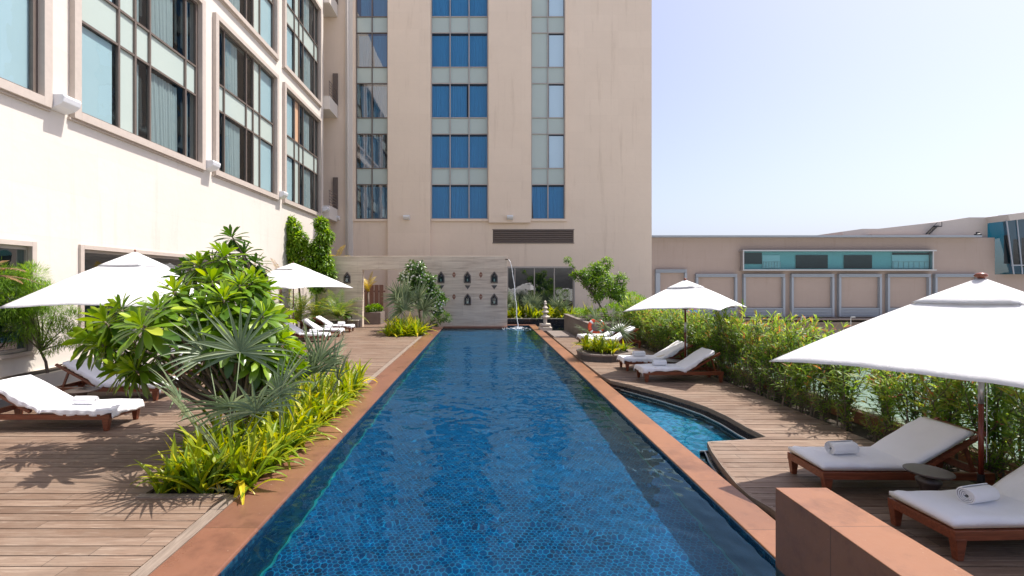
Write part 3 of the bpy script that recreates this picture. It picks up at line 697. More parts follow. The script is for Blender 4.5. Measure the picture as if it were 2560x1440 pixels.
for ci, (a, b, n, kd) in enumerate(colsT):
    sb = MB(); lo = a - (.22 if kd == 'A' else 0); hi = b + (.14 if kd == 'C' else 0)
    T.box(sb, lo, hi - (.0), 0, .12, ZB - .16, ZB - .003)
    if kd == 'A': T.box(sb, lo, a - .02, 0, .12, ZB, 31)
    if kd == 'C': T.box(sb, b + .02, hi, 0, .12, ZB, 31)
    sb.build('window_sill', M['stucco_tower'], tower)
    for k in range(NF):
        z0 = ZB + k * FL; z1 = z0 + 2.49; z2 = z0 + FL
        fr = MB(); hb = .035
        ed = [a + (b - a) * j / n for j in range(n + 1)]
        for j, e_ in enumerate(ed):
            l, r = (e_, e_ + .06) if j == 0 else ((e_ - .06, e_) if j == n else (e_ - hb, e_ + hb)); T.box(fr, l, r, -.14, -.02, z0, z2)
        for p0, p1 in zip(ed, ed[1:]):
            T.box(fr, p0 + .06, p1 - .06, -.135, -.03, z0, z0 + .06); T.box(fr, p0 + .06, p1 - .06, -.135, -.03, z1, z1 + .06)
        win = fr.build('window', M['frame'] if kd == 'A' else M['frame_light'], tower)
        gl = MB(); sp = MB(); ct = MB(); wbld = MB()
        for j, (p0, p1) in enumerate(zip(ed, ed[1:])):
            T.sheet(sp, p0, p1, z1, z2, -.1)
            if kd == 'C' and k > 0 and j == 0: T.sheet(sp, p0, p1, z0, z1, -.1); continue
            T.sheet(gl, p0, p1, z0, z1, -.09)
            if kd == 'C' and k > 0: T.sheet(wbld, p0 + .09, p1 - .09, z0 + .05, z1 - .1, -.13); continue
            rr = random.Random(k * 10 + j + ci * 100)
            cw = (p0 + .03, p1 - .03 - (rr.uniform(0, .25) if rr.random() < .12 else 0)) if kd == 'B' or rr.random() < .4 else ((p0, p0 + (p1 - p0) * rr.uniform(.4, .8)) if j else (p0 + (p1 - p0) * rr.uniform(.1, .3), p1))
            m_ = curtain_mesh(T, cw[0], cw[1], z0, z1 - .12, -.20, k * 13 + j + ci, gather=rr.uniform(-.1, .1) if kd == 'B' else rr.uniform(.1, .5))
            o_ = len(ct.v); ct.v += m_.v; ct.r += m_.r; ct.f += [tuple(x + o_ for x in f) for f in m_.f]
        if kd == 'A': gl.build('glass', M['glass_dark'], win)
        elif wbld.v: gl.build('glass', M['glass_clear'], win)
        else: gl.build('glass', M['glass_tower'], win)
        sp.build('spandrel_panel', M['spandrel'], win)
        if ct.v: ct.build('curtain', M['curtain_blue'], win, smooth=True, recalc=False)
        if wbld.v: wbld.build('blind', M['blind_white'], win)
# louvre and glass room
lv = MB()
z = 5.43
while z < 6.3:
    T.box(lv, .66, 6.48, -.14, .02, z, z + .045); lv.quad(T.p(.66, .0, z), T.p(6.48, .0, z), T.p(6.48, -.12, z + .12), T.p(.66, -.12, z + .12)); z += .135
T.sheet(lv, .64, 6.5, 5.4, 6.33, -.2); T.box(lv, .60, 6.54, -.1, .05, 6.33, 6.38); T.box(lv, .60, 6.54, -.1, .05, 5.35, 5.4)
lv.build('louvre', M['dark_louvre'], tower)
fr = MB()
for u in (1.68, 2.2, 3.62, 5.06, 6.44): T.box(fr, u, u + .07, -.14, .0, .3, 3.57)
T.box(fr, 1.68, 6.51, -.0, .05, 3.57, 3.68); T.box(fr, 6.51, 6.58, -.0, .05, .3, 3.68)
win = fr.build('glazed_front', M['frame_light'], tower)
gl = MB(); T.sheet(gl, 1.68, 6.5, .3, 3.57, -.08); gl.build('glass', M['glass_dark'], win)
# ================================================================== TRAVERTINE FEATURE WALL
V = Fr((0, 26.8, 0), (1, 0, 0), (0, -1, 0))
fw = thing('feature_wall', 'banded travertine screen wall with lantern niches standing at the end of the pool', 'wall')
def v_at(px, py): return (px - 1210) / 44.03, CAMH - (py - 707) / 44.03
L0 = -9.6; R1 = v_at(1268, 0)[0]; top = 4.02
dx0, dx1 = v_at(906, 0)[0], -4.55; dtop = v_at(0, 674)[1]
vb = MB()
def vbox(u0, u1, z0, z1, w0=-.35, w1=0.0): V.box(vb, u0, u1, w0, w1, z0, z1)
NX = [868, 1102, 1168.5, 1235]; 
def housepoly(cx, cz, w_, h_): return [(cx - w_, cz - h_), (cx + w_, cz - h_), (cx + w_, cz + h_ * .25), (cx, cz + h_), (cx - w_, cz + h_ * .25)]
vbox(L0, dx0, -.11, dtop); vbox(L0, R1, dtop, top); vbox(dx1, R1, -.6, dtop)
wo_ = vb.build('wall', M['travertine'], fw, bevel=.01)
bs = MB(); V.box(bs, XL, R1, .0, .12, -.6, .03); bs.build('plinth', M['terracotta_dull'], fw)
def vprism(poly, w0, w1):
    mb = MB(); n = len(poly); vs = [V.p(x, w0, z) for x, z in poly] + [V.p(x, w1, z) for x, z in poly]
    mb.add(vs, [tuple(range(n)), tuple(range(2 * n - 1, n - 1, -1))] + [(i, (i + 1) % n, n + (i + 1) % n, n + i) for i in range(n)]); return mb
for px in (1135, 1202):
    for py in (687, 742):
        cx, cz = v_at(px, py)
        mb = vprism([(cx - .11, cz + .012), (cx, cz + .18), (cx + .11, cz + .012)], -.02, .006)
        m2 = vprism([(cx - .11, cz - .012), (cx, cz - .18), (cx + .11, cz - .012)], -.02, .006)
        o_ = len(mb.v); mb.v += m2.v; mb.r += m2.r; mb.f += [tuple(x + o_ for x in f) for f in m2.f]
        mb.build('diamond_inlay', M['terracotta_dull'], fw)
for px in (1103, 1169, 1235.5):
    cx, cz = v_at(px, 717.5); vprism([(cx - .17, cz + .1), (cx + .17, cz + .1), (cx, cz - .14)], -.02, .006).build('triangle_inlay', M['dark_stone'], fw)
NICHE = [(868, 694), (1102.5, 693), (1168.5, 693), (1235.5, 693), (1102.5, 748), (1169, 748), (1235.5, 748)]
NL = {0: 'dark glass lantern in the niche left of the doorway opening', 1: 'dark glass lantern in the upper niche nearest the flowering tree', 2: 'dark glass lantern in the middle upper niche of the travertine wall',
      3: 'dark glass lantern in the upper niche nearest the water jet', 4: 'dark glass lantern in the lower niche half hidden by the flowering tree', 5: 'dark glass lantern in the middle lower niche of the travertine wall', 6: 'dark glass lantern in the lower niche nearest the water jet'}
for i, (px, py) in enumerate(NICHE):
    cx, cz = v_at(px, py); w_, h_ = .175, .31
    hp = housepoly(cx, cz, w_, h_); ip = housepoly(cx, cz - .01, w_ - .03, h_ - .045)
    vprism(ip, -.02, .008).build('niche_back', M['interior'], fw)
    rim = MB()
    for (a, b) in zip(hp, hp[1:] + hp[:1]): rim.beam(V.p(a[0], .02, a[1]), V.p(b[0], .02, b[1]), .045, .035, (0, 1, 0))
    rim.build('niche_frame', M['frame'], fw)
    t = thing('lantern', NL[i], 'lantern', V.p(cx, .05, cz - h_ + .05), 0, 'lanterns set in the travertine wall')
    b = MB(); b.box(-.09, -.05, .02, .09, .05, .30); b.build('glass', M['glass_teal'], t)
    b = MB(); b.box(-.1, -.06, 0, .1, .06, .02)
    for x in (-.095, .083):
        for yy in (-.058, .046): b.box(x, yy, .02, x + .012, yy + .012, .30)
    b.build('frame', M['black_metal'], t)
    b = MB(); b.lathe([(.12, .30), (.06, .40), (.02, .42), (.02, .47), (.001, .48)], n=4); b.build('roof', M['black_metal'], t)
    b = MB(); b.lathe([(.03, .02), (.03, .16), (.001, .165)], n=10); b.build('candle', M['pale_stone'], t)
# gate behind the opening
t = thing('wooden_gate', 'brown vertical board gate seen through the opening in the travertine wall', 'gate', (0, 30.2, 0))
gx0 = at(925, 0, 30.2).x; gz = at(0, 712, 30.2).z
for k in range(5):
    b = MB(); x = gx0 + k * .31; b.box(x - .65, -.02 + .02 * (k % 2), .02, x - .65 + .27, .03 + .02 * (k % 2), gz); b.build('board', M['gate_wood'], t, bevel=.005)
b = MB(); b.box(gx0 - .7, .08, .3, gx0 + .95, .12, .4); b.box(gx0 - .7, .08, 1.9, gx0 + .95, .12, 2.0); b.build('rail', M['gate_wood'], t)
t = thing('stone_plinth', 'grey stone planter block just inside the travertine doorway', 'planter', (-6.95, 28.3, 0))
b = MB(); b.box(-.3, 0, 0, .75, 1.2, .72); b.build('wall', M['stone'], t, bevel=.01)
b = MB(); b.box(-.2, .1, .72, .65, 1.1, .74); b.build('earth', M['soil'], t)
t = thing('low_bench', 'low grey stone bench against the travertine wall behind the far left loungers', 'bench', (-9.1, 26.2, 0))
b = MB(); b.box(0, 0, 0, 2.1, .5, .38); b.build('base', M['stone'], t); b = MB(); b.box(-.03, -.03, .38, 2.13, .5, .43); b.build('top', M['pale_stone'], t)
# spout and jet
t = thing('water_spout', 'small bronze spout at the top corner of the travertine wall', 'spout', (1.22, 26.8, 0))
b = MB(); b.tube([(0, .02, 3.83), (.08, -.10, 3.84), (.16, -.2, 3.82)], .035, 8); b.build('nozzle', M['frame'], t)
j = MB(); pts = []; rad = []; rj = random.Random(3)
for k in range(34):
    f = k / 33; z = 3.82 - 3.89 * f; x = 1.38 + .50 * math.sqrt(f) + (.03 * math.sin(f * 21) + rj.uniform(-.02, .02)) * f; pts.append((x, 26.58 - .25 * math.sqrt(f), z)); rad.append(.010 + .014 * f + rj.uniform(0, .008))
j.tube(pts, rad, 7)
tag(j.build('water_jet', M['jet'], smooth=True), 'thin white water jet falling from the wall corner into the pool', 'water jet')
sp = MB()
for k in range(150):
    a = rj.uniform(0, 6.28); r = abs(rj.gauss(0, .28)); x = 1.88 + r * math.cos(a) * 1.5; y = 26.3 + r * math.sin(a); z = -.07 + max(0, .14 - r * .2) * rj.random(); q = rj.uniform(.012, .035)
    sp.lathe([(q * .5, -q * .5), (q, 0), (q * .5, q * .5)], (x, y, z), 5)
for k in range(3):
    rr_ = .3 + .25 * k; vs = []
tag(sp.build('splash', M['jet'], smooth=True), 'white splash where the thin jet meets the pool water', 'splash', kind='stuff')
# pagoda lantern
t = thing('stone_pagoda', 'small pale stone pagoda ornament of stacked tiers beside the far pool corner', 'garden ornament', (3.3, 25.45, -.04))
b = MB(); b.box(-.34, -.28, 0, .34, .28, .16); b.box(-.28, -.24, .2, .28, .24, .34); b.build('base', M['lantern_stone'], t, bevel=.02)
b = MB(); b.lathe([(.12, .16), (.12, .2)], n=12); b.lathe([(.12, .34), (.10, .40), (.10, .62), (.13, .66)], n=12); b.build('shaft', M['lantern_stone'], t)
for k, (z, r) in enumerate(((.66, .24), (.92, .19), (1.14, .15))):
    b = MB(); b.lathe([(r * .6, z - .001), (r, z + .03), (r * .95, z + .08), (r * .4, z + .13)], n=8); b.lathe([(r * .42, z + .13), (r * .42, z + .22)], n=8); b.build('tier', M['lantern_stone'], t)
b = MB(); b.lathe([(.05, 1.36), (.09, 1.42), (.05, 1.48), (.07, 1.52), (.001, 1.6)], n=10); b.build('finial', M['lantern_stone'], t)
# ================================================================== MALL BEHIND THE HEDGE
MY = 70.0; Q = Fr((0, MY, 0), (1, 0, 0), (0, -1, 0)); MS = FPX / MY
def mx(px): return (px - 1210) / MS
def mz(py): return CAMH - (py - 707) / MS
mall = thing('shopping_mall', 'long low taupe building with louvred panels and a teal glass strip beyond the hedge', 'building')
hb = [(mx(1852), mx(2322), mz(672), mz(630))]
b = MB(); Q.wall(b, 10, mx(2487), -6, mz(594), hb, 0, .6)
b.quad(Q.p(10, 0, mz(594)), Q.p(mx(2487), 0, mz(594)), Q.p(mx(2487), -30, mz(594)), Q.p(10, -30, mz(594)))
Q.box(b, mx(2487), 140, -.6, 0, -6, mz(686))
b.build('wall', M['stucco_mall'], mall)
b = MB(); b.quad(*[Q.p(mx(x), .02, mz(y)) for x, y in ((2395, 594), (2325, 686), (2505, 686), (2487, 594))]); b.quad(*[Q.p(mx(x), -1.2, mz(y)) for x, y in ((2120, 600), (2120, 577), (2170, 570), (2360, 554), (2440, 541), (2487, 541), (2487, 600))])
bm_ = MB(); pl = [(2120, 600), (2120, 577), (2170, 570), (2210, 570), (2360, 553), (2440, 541), (2487, 541), (2487, 600)]
n = len(pl); vs = [Q.p(mx(x), -1.0, mz(y)) for x, y in pl] + [Q.p(mx(x), -9, mz(y)) for x, y in pl]
bm_.add(vs, [tuple(range(n)), tuple(range(2 * n - 1, n - 1, -1))] + [(i, (i + 1) % n, n + (i + 1) % n, n + i) for i in range(n)]); bm_.build('roof_block', M['stucco_mall2'], mall)
b = MB(); Q.box(b, mx(2180), mx(2325), -.9, .0, mz(594), mz(586)); b.build('roof_block', M['stucco_mall'], mall)
b = MB(); Q.box(b, 10, mx(2436), -.2, 1.1, mz(594), mz(590)); b.build('roof_canopy', M['grey_louvre'], mall)
fr = MB(); Q.box(fr, mx(1848), mx(2326), 0, 1.0, mz(629), mz(626)); Q.box(fr, mx(1848), mx(2326), 0, 1.0, mz(677), mz(674)); Q.box(fr, mx(1850), mx(1853), 0, .8, mz(674), mz(629)); Q.box(fr, mx(2319), mx(2322), 0, .8, mz(674), mz(629))
ws_ = fr.build('window_strip', M['metal'], mall)
b = MB(); Q.sheet(b, mx(1853), mx(2319), mz(674), mz(629), .6); b.build('glass', M['glass_teal'], ws_)
b = MB(); Q.sheet(b, mx(1853), mx(2319), mz(674), mz(629), .2); b.build('screen', M['interior_teal'], ws_)
b = MB()
for x0, x1, y0, y1 in ((1853, 1902, 632, 660), (1986, 2066, 638, 671), (2106, 2176, 638, 671), (2226, 2318, 632, 637)): Q.sheet(b, mx(x0), mx(x1), mz(y1), mz(y0), .3)
b.build('dark_opening', M['interior'], ws_)
b = MB()
for x0, x1 in ((1903, 1947), (2226, 2318)): 
    Q.sheet(b, mx(x0), mx(x1), mz(671), mz(638), .28)
b.build('pale_room', M['blind'], ws_)
b = MB()
for x in [1905 + 7 * k for k in range(7)] + [2228 + 13 * k for k in range(8)]: Q.box(b, mx(x), mx(x) + .05, .32, .36, mz(671), mz(655))
Q.box(b, mx(1903), mx(1947), .32, .36, mz(655), mz(654)); Q.box(b, mx(2226), mx(2318), .32, .36, mz(655), mz(654)); b.build('railing', M['metal'], ws_)
for k, (x0, x1) in enumerate(((1637, 1714), (1737, 1839), (1855, 1958), (1974, 2080), (2092, 2198), (2213, 2320), (2331, 2440))):
    fr = MB(); yt = 674 if k == 0 else 685; X0, X1 = mx(x0), mx(x1); z0, z1 = mz(791), mz(yt)
    wl = .62 if k == 0 else .3
    Q.box(fr, X0, X0 + wl, 0, .5, z0, z1 - .5); Q.box(fr, X1 - .3, X1, 0, .5, z0, z1 - .5)
    for i in range(3): Q.box(fr, X0, X1, 0, .5 - .03 * i, z1 - .16 * (i + 1) + .03, z1 - .16 * i)
    for i in range(6): Q.box(fr, X0 + wl, X1 - .3, 0, .42, z0 + .22 * i, z0 + .22 * i + .17)
    pn = fr.build('louvred_panel', M['grey_louvre'], mall)
    b = MB(); Q.box(b, X0 + wl, X1 - .3, .0, .06, z0 + 1.36, z1 - .48); b.build('panel_face', M['stucco_mall'], pn)
b = MB(); Q.box(b, 12, 80, 0, 2.2, mz(797), mz(794)); Q.box(b, 12, 80, 0, 1.8, mz(806), mz(803)); b.build('low_canopy', M['dark_louvre'], mall)
for k in range(40):
    pass
wg = thing('glass_wing', 'slanted dark teal glass corner block at the right end of the taupe building', 'building')
pl = [(2487, 553), (2505, 686), (2640, 686), (2640, 535)]
b = MB(); n = 4; vs = [Q.p(mx(x), 1.5, mz(y)) for x, y in pl] + [Q.p(mx(x), -8, mz(y)) for x, y in pl]
b.add(vs, [tuple(range(n)), tuple(range(2 * n - 1, n - 1, -1))] + [(i, (i + 1) % n, n + (i + 1) % n, n + i) for i in range(n)]); b.build('glass', m_glass('deep_teal_glass', (.12, .34, .42), .10, wav=.5), wg)
b = MB(); vs = [Q.p(mx(x), .9, mz(y)) for x, y in ((2490, 556), (2507, 684), (2640, 684), (2640, 538))]; b.quad(*vs); b.build('interior_wall', M['curtain_blue'], wg)
b = MB()
for x, y0, y1 in ((2492, 590, 660), (2516, 600, 662), (2536, 596, 668)): Q.box(b, mx(x), mx(x + 15), .95, 1.0, mz(y1), mz(y0))
b.build('dark_opening', M['interior'], wg)
fr = MB()
for x0, x1 in ((2487, 2505), (2512, 2526), (2537, 2548), (2562, 2570), (2587, 2592)): fr.beam(Q.p(mx(x0), 1.56, mz(553 - (x0 - 2487) * .12)), Q.p(mx(x1), 1.56, mz(686)), .14, .1, (0, 1, 0))
fr.beam(Q.p(mx(2500), 1.56, mz(664)), Q.p(mx(2640), 1.56, mz(664)), .14, .14, (0, 1, 0))
fr.build('frame', M['grey_louvre'], wg)
b = MB(); pl = [(2483, 541), (2487, 556), (2640, 538), (2640, 520)]; vs = [Q.p(mx(x), 2.0, mz(y)) for x, y in pl] + [Q.p(mx(x), -8, mz(y)) for x, y in pl]
b.add(vs, [tuple(range(n)), tuple(range(2 * n - 1, n - 1, -1))] + [(i, (i + 1) % n, n + (i + 1) % n, n + i) for i in range(n)]); b.build('roof', M['stucco_mall2'], wg)
b = MB(); b.tube([Q.p(mx(2487), .5, mz(540)), Q.p(mx(2640), .5, mz(524))], .04, 6)
for x in range(2487, 2640, 20): b.tube([Q.p(mx(x), .5, mz(546)), Q.p(mx(x), .5, mz(540 - (x - 2487) * .105))], .03, 5)
b.build('railing', M['metal'], wg)
st = MB()
for sgn in (0, 1):
    st.beam(Q.p(mx(2325), -.4 - .7 * sgn, mz(589)), Q.p(mx(2350), -.4 - .7 * sgn, mz(564)), .06, .25, (0, 1, 0)); st.beam(Q.p(mx(2321), -.4 - .7 * sgn, mz(583)), Q.p(mx(2350), -.4 - .7 * sgn, mz(555)), .05, .06, (0, 1, 0))
for k in range(9):
    x = 2325 + 25 * k / 8; y = 589 - 25 * k / 8; Q.box(st, mx(x), mx(x) + .25, -1.1, -.4, mz(y), mz(y) + .05)
Q.box(st, mx(2348), mx(2362), -1.1, -.4, mz(566), mz(564)); Q.box(st, mx(2361), mx(2362), -.45, -.4, mz(566), mz(553))
tag(st.build('roof_stair', M['black_metal']), 'black steel stair on the roof of the taupe building', 'stair')
t = thing('roof_fan', 'small black ventilator at the right end of the flat roof edge', 'vent', Q.p(mx(2434), .6, mz(594)))
b = MB(); b.lathe([(.25, 0), (.3, .15), (.42, .3), (.42, .45), (.2, .6), (.25, .75), (.001, .8)], n=10); b.build('cowl', M['black_metal'], t, smooth=False)
t = thing('street_poster', 'pink and blue poster panel in front of the taupe building', 'poster', Q.p(mx(1702), 4, 0))
b = MB(); b.box(-1.0, -.05, mz(782), .7, .05, mz(766)); b.build('panel', M['sign_blue'], t); b = MB(); b.box(-.9, -.1, mz(770), .6, -.05, mz(767)); b.box(-.9, -.1, mz(782), -.4, -.05, mz(774)); b.build('print', M['sign_pink'], t)
b = MB(); b.box(-.9, -.05, -6, -.8, .05, mz(782)); b.box(.5, -.05, -6, .6, .05, mz(782)); b.build('leg', M['metal'], t)
# lamp posts in front of the mall
for k, (px, lab) in enumerate(((2127, 'thin grey lamp post before the taupe building, right of the middle panels'), (2003, 'thin grey lamp post before the fourth louvred panel'))):
    t = thing('lamp_post', lab, 'lamp post', (mx(px) * 60 / 70, 60, -6), 0, 'lamp posts before the taupe building')
    b = MB(); b.tube([(0, 0, 0), (0, 0, 4.1 + 0)], .05, 6); b.build('pole', M['metal'], t)
    b = MB(); b.box(0, -.08, 4.1, .55, .08, 4.2); b.build('head', M['metal'], t)
# ================================================================== SUN LOUNGERS, TOWELS, TABLES
LL = 2.0; HX = 1.12; ANG = R(31)
def prof_pt(s):                              # arc length along the mattress centre line -> (x, z, angle)
    r0 = .35
    if s < HX - .12: return s, 0.0, 0.0
    arc = .24; 
    if s < HX - .12 + arc:
        f = (s - (HX - .12)) / arc; n = 8; x = HX - .12; z = 0; a = 0
        for i in range(n):
            a = ANG * f * (i + .5) / n; x += arc * f / n * math.cos(a); z += arc * f / n * math.sin(a)
        return x, z, ANG * f
    x, z, a = prof_pt(HX - .12 + arc - 1e-6); d_ = s - (HX + .12)
    return x + d_ * math.cos(ANG), z + d_ * math.sin(ANG), ANG
def sheet_body(s0, s1, hw, base, thick, mb, ns=40, drop=None, seed=0, wob=.004):
    rr = random.Random(seed); ph = [rr.uniform(0, 6) for _ in range(6)]
    rows = []
    xs = [s0 + (s1 - s0) * i / ns for i in range(ns + 1)]
    ny = 14
    for i, s_ in enumerate(xs):
        x, z, a = prof_pt(s_); nx, nz = -math.sin(a), math.cos(a)
        row = []
        endf = min(1, (s_ - s0) / .03, (s1 - s_) / .03); endf = max(0, endf); er = 1 - (1 - endf) ** 2
        for j in range(ny + 1):
            t_ = j / ny; y = -hw + 2 * hw * t_; ef = min(1, (hw - abs(y)) / .03); er2 = 1 - (1 - ef) ** 2
            h = base + thick * (.6 + .4 * er * er2) + wob * (math.sin(s_ * 7 + ph[0] + y * 5) + .6 * math.sin(s_ * 17 + y * 11 + ph[1]) + .45 * math.sin(s_ * 33 - y * 19 + ph[2]) * max(0, math.sin(s_ * 3 + ph[3])))
            row.append((x + nx * h, y, z + nz * h))
        bot = [(x + nx * base, -hw, z + nz * base), (x + nx * base, hw, z + nz * base)]
        rows.append((row, bot))
    vs = []; fs = []; k = ny + 3
    for row, bot in rows: vs += row + [bot[1], bot[0]]
    for i in range(ns):
        for j in range(k):
            a = i * k + j; b = i * k + (j + 1) % k; fs.append((a, b, b + k, a + k))
    fs.append(tuple(range(k))); fs.append(tuple(range(ns * k + k - 1, ns * k - 1, -1)))
    mb.add(vs, fs)
ZM = .285                                    # underside of the mattress
def lounger(label):
    t = thing('sun_lounger', label, 'sun lounger', group='teak sun loungers on the decks')
    f = MB(); f.box(.0, -.34, .185, 1.98, -.295, .272); f.box(.0, .295, .185, 1.98, .34, .272); f.box(.0, -.295, .185, .05, .295, .272); f.box(1.93, -.295, .185, 1.98, .295, .272)
    for x in (.5, 1.0): f.box(x, -.295, .195, x + .04, .295, .235)
    f.build('frame', M['teak'], t, bevel=.004)
    sl = MB()
    x = .06
    while x < HX - .05: sl.box(x, -.292, .252, x + .055, .292, .280); x += .075
    sl.build('slat_base', M['teak'], t)
    for x in (.02, 1.88):
        for y in (-.345, .27):
            l = MB(); sg = 1 if x < 1 else -1
            l.box8([(x + .012, y + .01, 0), (x + .068, y + .01, 0), (x + .068, y + .065, 0), (x + .012, y + .065, 0), (x - (.012), y, .20), (x + .09, y, .20), (x + .09, y + .075, .20), (x - .012, y + .075, .20)])
            l.build('leg', M['teak'], t, bevel=.004)
    b = MB(); a0 = prof_pt(HX + .08); a1 = prof_pt(HX + .12 + .80)
    P0 = Vector((a0[0], 0, a0[1] + ZM - .03)); P1 = Vector((a1[0], 0, a1[1] + ZM - .03))
    for y in (-.29, .29): b.beam(P0 + Vector((0, y, 0)), P1 + Vector((0, y, 0)), .04, .045)
    for k in range(9):
        q = P0.lerp(P1, (k + .5) / 9); b.beam(q + Vector((0, -.27, .01)), q + Vector((0, .27, .01)), .055, .018)
    bf = b.build('backrest_frame', M['teak'], t)
    b = MB(); q = P0.lerp(P1, .72)
    for y in (-.24, .24):
        b = MB(); b.beam(q + Vector((0, y, -.02)), Vector((1.84, y, .22)), .03, .035); b.build('strut', M['teak'], t)
    m = MB(); sheet_body(.02, HX + .12 + .80, .315, ZM, .062, m, seed=2); m.build('mattress', M['cream_cloth'], t, smooth=True)
    return t
def cover(kind, seed):
    m = MB()
    if kind == 'fitted':
        sheet_body(.0, HX + .12 + .77, .322, ZM + .018, .062, m, seed=seed, wob=.0055)
        return m
    # draped cloth: a grid that lies on the mattress and hangs over sides and foot
    rr = random.Random(seed); ph = [rr.uniform(0, 6) for _ in range(8)]
    ns, ny = 70, 30; hang = .085; s_end = HX + .12 + .82; vs = []
    for i in range(ns + 1):
        s_ = -.14 + (s_end + .14) * i / ns
        for j in range(ny + 1):
            q = -(.322 + hang) + 2 * (.322 + hang) * j / ny
            hl = hang * (1 + .35 * math.sin(s_ * 5 + ph[0]) + .2 * math.sin(s_ * 13 + ph[1]))
            over = max(0, abs(q) - .322) / hang
            foot = max(0, -s_); ss = max(-.012, s_)
            x, z, a = prof_pt(max(0, s_)); nx, nz = -math.sin(a), math.cos(a)
            h = ZM + .072 + .005 * (math.sin(s_ * 9 + q * 6 + ph[2]) + math.sin(q * 14 + s_ * 4 + ph[3]))
            y = q if abs(q) < .322 else math.copysign(.322 + .012 + .012 * over + .010 * over * math.sin(s_ * 38 + ph[4]), q)
            px_ = x + nx * h; pz_ = z + nz * h
            dz = over * hl + foot * (1 + .12 * math.sin(q * 9 + ph[5]))
            if foot > 0: px_ = -.012 - .02 * foot / .14 + .012 * math.sin(q * 34 + ph[6]) * foot / .14
            if over > 0 and foot > 0:
                dz = over * hl * .9 + foot * .9; px_ -= .02
            vs.append((px_ , y, pz_ - dz))
    m.add(vs, [(i * (ny + 1) + j, (i + 1) * (ny + 1) + j, (i + 1) * (ny + 1) + j + 1, i * (ny + 1) + j + 1) for i in range(ns) for j in range(ny)])
    return m
covers = {}
def put_cover(kind, seed, loc, rz, label):
    key = (kind, seed)
    if key not in covers:
        o = cover(kind, seed).build('towel_cover', M['white_cloth'], None, smooth=True, solid=.006 if kind != 'fitted' else 0, recalc=kind == 'fitted'); covers[key] = o
    else: o = covers[key].copy(); SC.collection.objects.link(o)
    o.location = loc; o.rotation_euler = (0, 0, rz); tag(o, label, 'towel', 'white towels spread over the loungers'); return o
def rolled_towel(loc, rz, label):
    if not hasattr(rolled_towel, 'me'):
        mb = MB(); n = 120; turns = 4.2; th = .009; pts = []
        for i in range(n + 1):
            f = i / n; a = f * turns * 2 * math.pi; r = .010 + (.080 - .010) * f; pts.append((a, r))
        Lh = .17; xs = [-Lh, -Lh + .01, -Lh * .3, Lh * .3, Lh - .01, Lh]; rs = [.94, 1, 1.02, 1.0, 1, .94]; vs = []
        for k, (x, q) in enumerate(zip(xs, rs)):
            for a, r in pts:
                for dr in (0, th): vs.append((x + (.012 * (1 - r / .080) * (1 if k in (0,) else -1 if k == 5 else 0)), (r + dr) * q * math.cos(a), (r + dr) * q * math.sin(a) * .93))
        m = (n + 1) * 2; fs = []
        for k in range(len(xs) - 1):
            for i in range(n):
                for d in (0, 1):
                    a = k * m + i * 2 + d; fs.append((a, a + 2, a + 2 + m, a + m))
            for e_ in (0, n): a = k * m + e_ * 2; fs.append((a, a + 1, a + 1 + m, a + m))
        for k in (0, len(xs) - 1):
            for i in range(n): a = k * m + i * 2; fs.append((a, a + 1, a + 3, a + 2))
        mb.add(vs, fs); o = mb.build('rolled_towel', M['white_cloth'], None, smooth=True); rolled_towel.me = o
    else: o = rolled_towel.me.copy(); SC.collection.objects.link(o)
    o.location = loc; o.rotation_euler = (0, 0, rz); tag(o, label, 'towel', 'rolled towels on the loungers'); return o
LG = [  # foot x, centre y, rotation, cover kind, label, towel?(along x, rot)
    (4.20, 4.56, R(2), 'fitted', 'teak lounger behind the sandstone block wall, nearest the bottom right corner', 'white towel spread flat over the nearest right lounger', (.62, R(12)), 'rolled towel on the lounger behind the sandstone block wall'),
    (3.99, 5.88, R(-1), 'fitted', 'teak lounger with raised back beside the pedestal table, under the near right umbrella', 'white towel over the lounger under the near right umbrella', (.48, R(8)), 'rolled towel on the lounger beside the near pedestal table'),
    (4.02, 12.15, R(0), 'draped', 'teak lounger before the far right umbrella, nearer of the pair', 'white towel draped on the nearer lounger of the right middle pair', (.50, R(-4)), 'rolled towel on the nearer lounger under the far right umbrella'),
    (4.0, 13.68, R(0), 'draped', 'teak lounger behind the far right umbrella pole, just beyond the rounded planter', 'white towel draped on the farther lounger of the right middle pair', (.50, R(5)), 'rolled towel on the farther lounger under the far right umbrella'),
    (4.02, 18.35, R(0), 'draped', 'teak lounger behind the palm of the rounded stone planter', 'white towel on the lounger behind the planter palm', None, None),
    (3.95, 19.5, R(0), 'draped', 'teak lounger in front of the tall stone planter box with the life ring', 'white towel on the lounger nearest the life ring', None, None),
    (-6.30, 8.30, R(180), 'draped', 'teak lounger at the left edge, nearest the frangipani tree', 'white towel draped over the lounger at the left edge', (.68, R(0)), 'rolled towel on the lounger at the left edge'),
    (-6.9, 10.35, R(180), 'draped', 'teak lounger half hidden behind the frangipani crown, second from the left edge', 'white towel over the lounger half hidden by the frangipani crown', None, None),
    (-5.95, 12.3, R(180), 'draped', 'teak lounger almost wholly hidden behind the frangipani leaves', 'white towel on the lounger almost hidden behind the frangipani leaves', None, None),
    (-6.72, 20.2, R(180), 'draped', 'teak lounger of the far left row, nearest of the three', 'white towel draped on the nearest of the three far left loungers', (.55, 0), 'rolled towel on the nearest of the far left loungers'),
    (-6.66, 22.1, R(180), 'draped', 'teak lounger in the middle of the far left row of three', 'white towel draped on the middle one of the far left loungers', (.62, 0), 'rolled towel on the middle one of the far left loungers'),
    (-6.72, 24.1, R(180), 'draped', 'teak lounger closest to the travertine wall on the far left', 'white towel draped on the lounger closest to the travertine wall', (.55, 0), 'rolled towel on the lounger closest to the travertine wall'),
]
l0 = None
